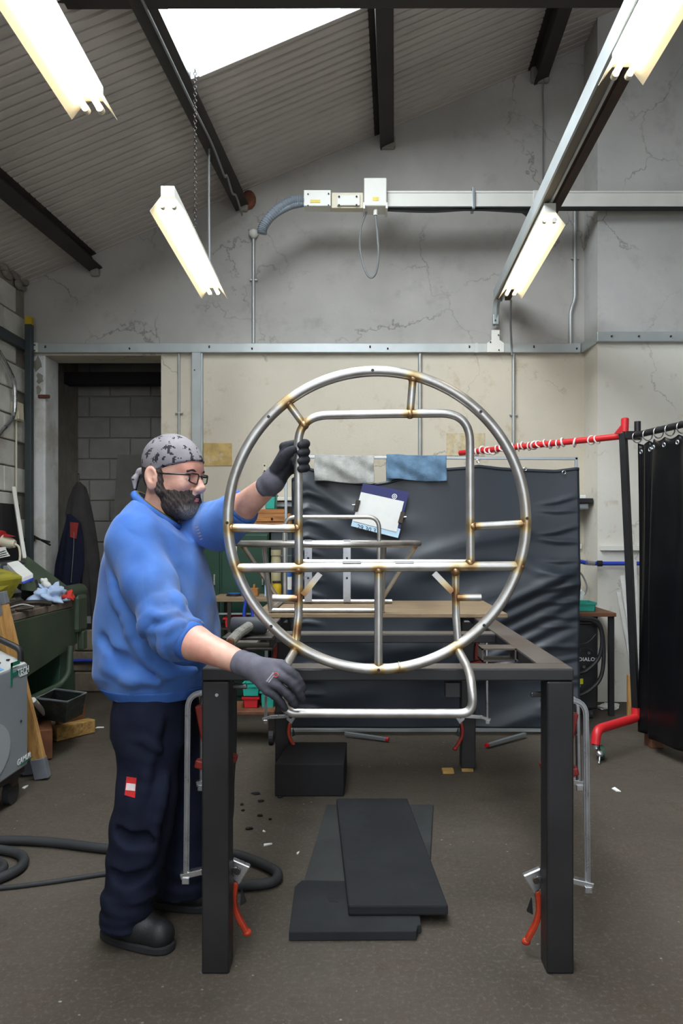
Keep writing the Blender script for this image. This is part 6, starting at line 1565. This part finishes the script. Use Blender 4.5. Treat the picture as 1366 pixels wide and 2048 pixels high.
# ---- trousers
tr_ = SDF((-1.0, 2.38, .03), (-.5, 3.0, .92), .0062)
tr_.put(loft_fn([(.70, -.90, -.60, 2.68, .185), (.80, -.895, -.59, 2.68, .188), (.86, -.885, -.60, 2.68, .168)]), (-.94, 2.48, .68), (-.55, 2.88, .88), .02)
nl = [(302, 1420, 2.60, .118), (298, 1490, 2.585, .108), (294, 1590, 2.57, .098), (281, 1660, 2.565, .100), (271, 1719, 2.57, .093), (264, 1767, 2.575, .082), (254, 1806, 2.58, .080), (247, 1842, 2.58, .076)]
tr_.chain([P(a, b_, c_) for a, b_, c_, d_ in nl], [d_ for *_, d_ in nl], .03)
fl = [(335, 1420, 2.77, .115), (356, 1530, 2.79, .103), (368, 1640, 2.80, .094), (371, 1720, 2.80, .085), (366, 1775, 2.81, .078), (360, 1797, 2.81, .076)]
tr_.chain([P(a, b_, c_) for a, b_, c_, d_ in fl], [d_ for *_, d_ in fl], .03)
for (px, py, Y, r_) in ((262, 1782, 2.575, .083), (250, 1822, 2.58, .083), (243, 1846, 2.58, .074), (366, 1760, 2.81, .084), (361, 1792, 2.81, .082)):
    c = P(px, py, Y); tr_.cap(c, c + Vector((.004, 0, -.004)), r_ * .6, r_ * .6, .02, sc=(1.62, 1.62, .45))
def tfold(pts, r_=.012, k=.03, sub=False):
    q = spline([Vector(p) for p in pts], 3)
    for a_, b_ in zip(q[:-1], q[1:]): tr_.cap(a_, b_, r_, r_, k, sub)
tfold([P(320, 1440, 2.49), P(300, 1520, 2.475), P(285, 1600, 2.475)], .010, .03)
tfold([P(260, 1476, 2.50), P(290, 1482, 2.475), P(320, 1500, 2.475)], .008, .02)
tfold([P(330, 1560, 2.50), P(315, 1640, 2.475), P(300, 1720, 2.49)], .012, .03)
tfold([P(240, 1660, 2.49), P(262, 1680, 2.47), P(300, 1675, 2.475)], .010, .03, True)
tfold([P(230, 1745, 2.50), P(255, 1760, 2.49), P(290, 1745, 2.50)], .010, .03, True)
tr_.plane((0, 0, .066), (0, 0, -1))
tr_.disp(lambda X, Y, Z: .003 * np.sin(Z * 30 + X * 22) * np.sin(X * 36 + Y * 30 + Z * 9) + .0035 * np.sin(Z * 85 + X * 25) * np.exp(-((Z - .14) / .08) ** 2))
trs, TV, TF = sdf_build([tr_], 'trousers', 'trousers', pn, smooth_it=2)

# ---- boots
def boot(h_, t_, name):
    h_, t_ = Vector(h_), Vector(t_); d = (t_ - h_).normalized(); sd = d.cross(Vector((0, 0, 1)))
    lo = [min(h_[i], t_[i]) - .1 for i in range(3)]; hi = [max(h_[i], t_[i]) + .1 for i in range(3)]; lo[2] = -.01; hi[2] = .24
    s = SDF(lo, hi, .005); z = lambda p, k: Vector((p.x, p.y, k))
    s.cap(z(h_, .066), z(h_.lerp(t_, .55), .062), .050, .052, .02).cap(z(h_.lerp(t_, .5), .062), z(t_, .052), .052, .050, .02)
    s.cap(z(h_ + d * .025, .07), z(h_ + d * .03, .15), .050, .046, .03).cap(z(h_ + d * .02, .15), z(h_.lerp(t_, .6), .075), .052, .046, .03)
    s.plane((0, 0, .022), (0, 0, -1))
    o, _, _ = sdf_build([s], name, 'boot', pn, smooth_it=1)
    n = 36; out = []
    for i in range(n):
        a = 2 * math.pi * i / n; L = (t_ - h_).length
        c = (h_ + t_) / 2; ca, sa = math.cos(a), math.sin(a)
        wd = .052 + .008 * ca
        out.append(Vector((c.x, c.y, 0)) + d * ((L / 2 + .052) * math.copysign(abs(ca) ** .75, ca)) + sd * (wd * math.copysign(abs(sa) ** .75, sa)))
    build(MB().prism([p + Vector((0, 0, .001)) for p in out], (0, 0, .028)), 'sole', 'boot_sole', o, bev=.006)
    for k in range(4):
        p = h_.lerp(t_, .42 + k * .1); zt_2 = .128 - k * .013
        build(MB().tube(spline([z(p - sd * .03, zt_2 - .012), z(p, zt_2 + .002), z(p + sd * .03, zt_2 - .012)], 4), .0032, 6), 'lace', 'black_plastic', o)
boot(F(228, 1876), F(320, 1898), 'boot'); boot(F(325, 1810), F(400, 1816), 'boot')

# ---- gloves
def glove(name, palm, fingers, cuff, m, tipdir, lo, hi, knit):
    s = SDF(lo, hi, .0032)
    s.chain([p for p, r_ in cuff], [r_ for p, r_ in cuff], .008)
    for a_, b_, ra, rb in palm: s.cap(a_, b_, ra, rb, .014)
    for pts, rs_ in fingers:
        s2 = spline(pts, 3); n = len(s2); rr = list(np.interp(np.linspace(0, 1, n), np.linspace(0, 1, len(rs_)), rs_))
        tmp = SDF.__new__(SDF); tmp.h = s.h; tmp.lo = s.lo; tmp.ax = s.ax; tmp.F = np.full(s.F.shape, 1.0, np.float32)
        tmp.chain(s2, rr, .004)
        d = tmp.F; hh = np.clip(.5 + .5 * (d - s.F) / .0045, 0, 1); s.F = d * (1 - hh) + s.F * hh - .0045 * hh * (1 - hh)
    return sdf_build([s], name, m, pn, smooth_it=1, atts={'dip': knit})
Yk = 2.165
def g(px, py, Y): return P(px, py, Y)
kn = [g(562, 1330, 2.155), g(560, 1350, 2.14), g(549, 1368, 2.14), g(536, 1381, 2.15)]
tips = [[g(562, 1330, 2.155), g(591, 1352, 2.12), g(606, 1378, 2.118)], [g(560, 1350, 2.14), g(588, 1371, 2.105), g(605, 1398, 2.108)], [g(549, 1368, 2.14), g(576, 1390, 2.105), g(591, 1411, 2.11)], [g(536, 1381, 2.15), g(556, 1397, 2.125), g(570, 1417, 2.125)]]
wr = g(499, 1331, 2.185)
gl1, G1, G1F = glove('glove', [(wr, kn[0], .030, .0165), (wr, kn[1], .030, .0175), (wr, kn[2], .030, .017), (wr, kn[3], .029, .016)],
      [(q, [.0145, .0128, .0100]) for q in tips[:3]] + [(tips[3], [.0135, .0115, .0095]), ([g(520, 1350, 2.20), g(548, 1384, 2.205), g(575, 1400, 2.19)], [.018, .015, .011])],
      [(W1.lerp(E1, .10), .0385), (W1.lerp(E1, .0), .0345), (wr, .033)], 'knit_glove', None, (-.42, 2.05, .84), (-.12, 2.28, 1.13),
      lambda V: np.clip(((V[:, 0] + .25) * .75 - (V[:, 2] - 1.02) * .66) / .05 + .3, 0, 1))
fy = [888, 904, 920, 936]
fing = []
for i, y in enumerate(fy):
    fing.append(([g(568, y + 6, 2.425), g(590, y + 1, 2.432), g(609, y - 1, 2.410), g(611, y, 2.375), g(601, y + 2, 2.347)], [.0165, .015, .014, .013, .0115]))
fing.append(([g(553, 938, 2.375), g(570, 912, 2.352), g(586, 899, 2.341)], [.022, .017, .0125]))
gl2, G2, _ = glove('glove', [(g(545, 962, 2.405), g(572, 905, 2.425), .030, .022), (g(545, 962, 2.405), g(575, 935, 2.425), .032, .026), (g(552, 955, 2.395), g(568, 925, 2.385), .030, .026)],
      fing, [(W2.lerp(E2, .12), .0405), (W2.lerp(E2, .02), .037), (g(550, 958, 2.405), .034)], 'knit_glove', None, (-.36, 2.28, 1.55), (-.15, 2.50, 1.75),
      lambda V: np.clip(((V[:, 0] + .262) * .7 + (V[:, 2] - 1.60) * .7) / .008, 0, 1) * 1.0)
# prints that follow the cloth: ray cast from outside onto the garment
def decal(V, Fc, corners, nu, nv, name, m, parent, off=.0015):
    bv = BVHTree.FromPolygons([tuple(p) for p in V], [tuple(int(i) for i in q) for q in Fc])
    eye = Vector((0, 0, CZ)); pts = []
    for i in range(nu + 1):
        for j in range(nv + 1):
            u, v_ = i / nu, j / nv
            a_ = np.array(corners, float); q = a_[0] * (1 - u) * (1 - v_) + a_[1] * u * (1 - v_) + a_[2] * u * v_ + a_[3] * (1 - u) * v_
            d = (P(q[0], q[1], 1.0) - eye).normalized(); h_, n_, *_ = bv.ray_cast(eye, d)
            if h_ is None: return None
            pts.append((h_, n_))
    N = len(pts); idx = lambda i, j: i * (nv + 1) + j
    fs = [(idx(i, j), idx(i, j + 1), idx(i + 1, j + 1), idx(i + 1, j)) for i in range(nu) for j in range(nv)]
    mb = MB(); mb.add([h_ - (h_ - eye).normalized() * off for h_, n_ in pts], fs)
    return build(mb, name, m, parent, smooth='all', recalc=False)
decal(TV, TF, [(253, 1553), (273, 1556), (270, 1596), (249, 1590)], 8, 10, 'red_badge', 'badge_red', trs)
decal(TV, TF, [(253, 1566), (271, 1568), (270, 1582), (251, 1580)], 8, 6, 'badge_print', 'badge_white', trs, .003)

decal(G1, G1F, [(532, 1362), (546, 1344), (548, 1346), (534, 1364)], 4, 2, 'glove_print', 'print_grey', gl1)
decal(G1, G1F, [(536, 1364), (547, 1350), (549, 1351.5), (538, 1365.5)], 4, 2, 'glove_print', 'print_grey', gl1)
ring_o = []
eye = Vector((0, 0, CZ)); bv = BVHTree.FromPolygons([tuple(p) for p in G1], [tuple(int(i) for i in q) for q in G1F])
for k in range(18):
    a = 2 * math.pi * k / 18; d = (P(552 + 4.2 * math.cos(a), 1350 + 4.2 * math.sin(a), 1.0) - eye).normalized(); h_ = bv.ray_cast(eye, d)[0]
    if h_ is not None: ring_o.append(h_ - d * .0008)
if len(ring_o) > 10: build(MB().tube(ring_o, .0013, 6, True), 'glove_emblem', 'print_red', gl1)
for j in range(5):
    decal(SV, SF_, [(390 + j * 2.2, 1054 + j * 6), (396 + j * 2.2, 1052 + j * 6), (397 + j * 2.2, 1054.5 + j * 6), (391 + j * 2.2, 1056.5 + j * 6)], 3, 1, 'chest_print', 'print_grey', shirt)
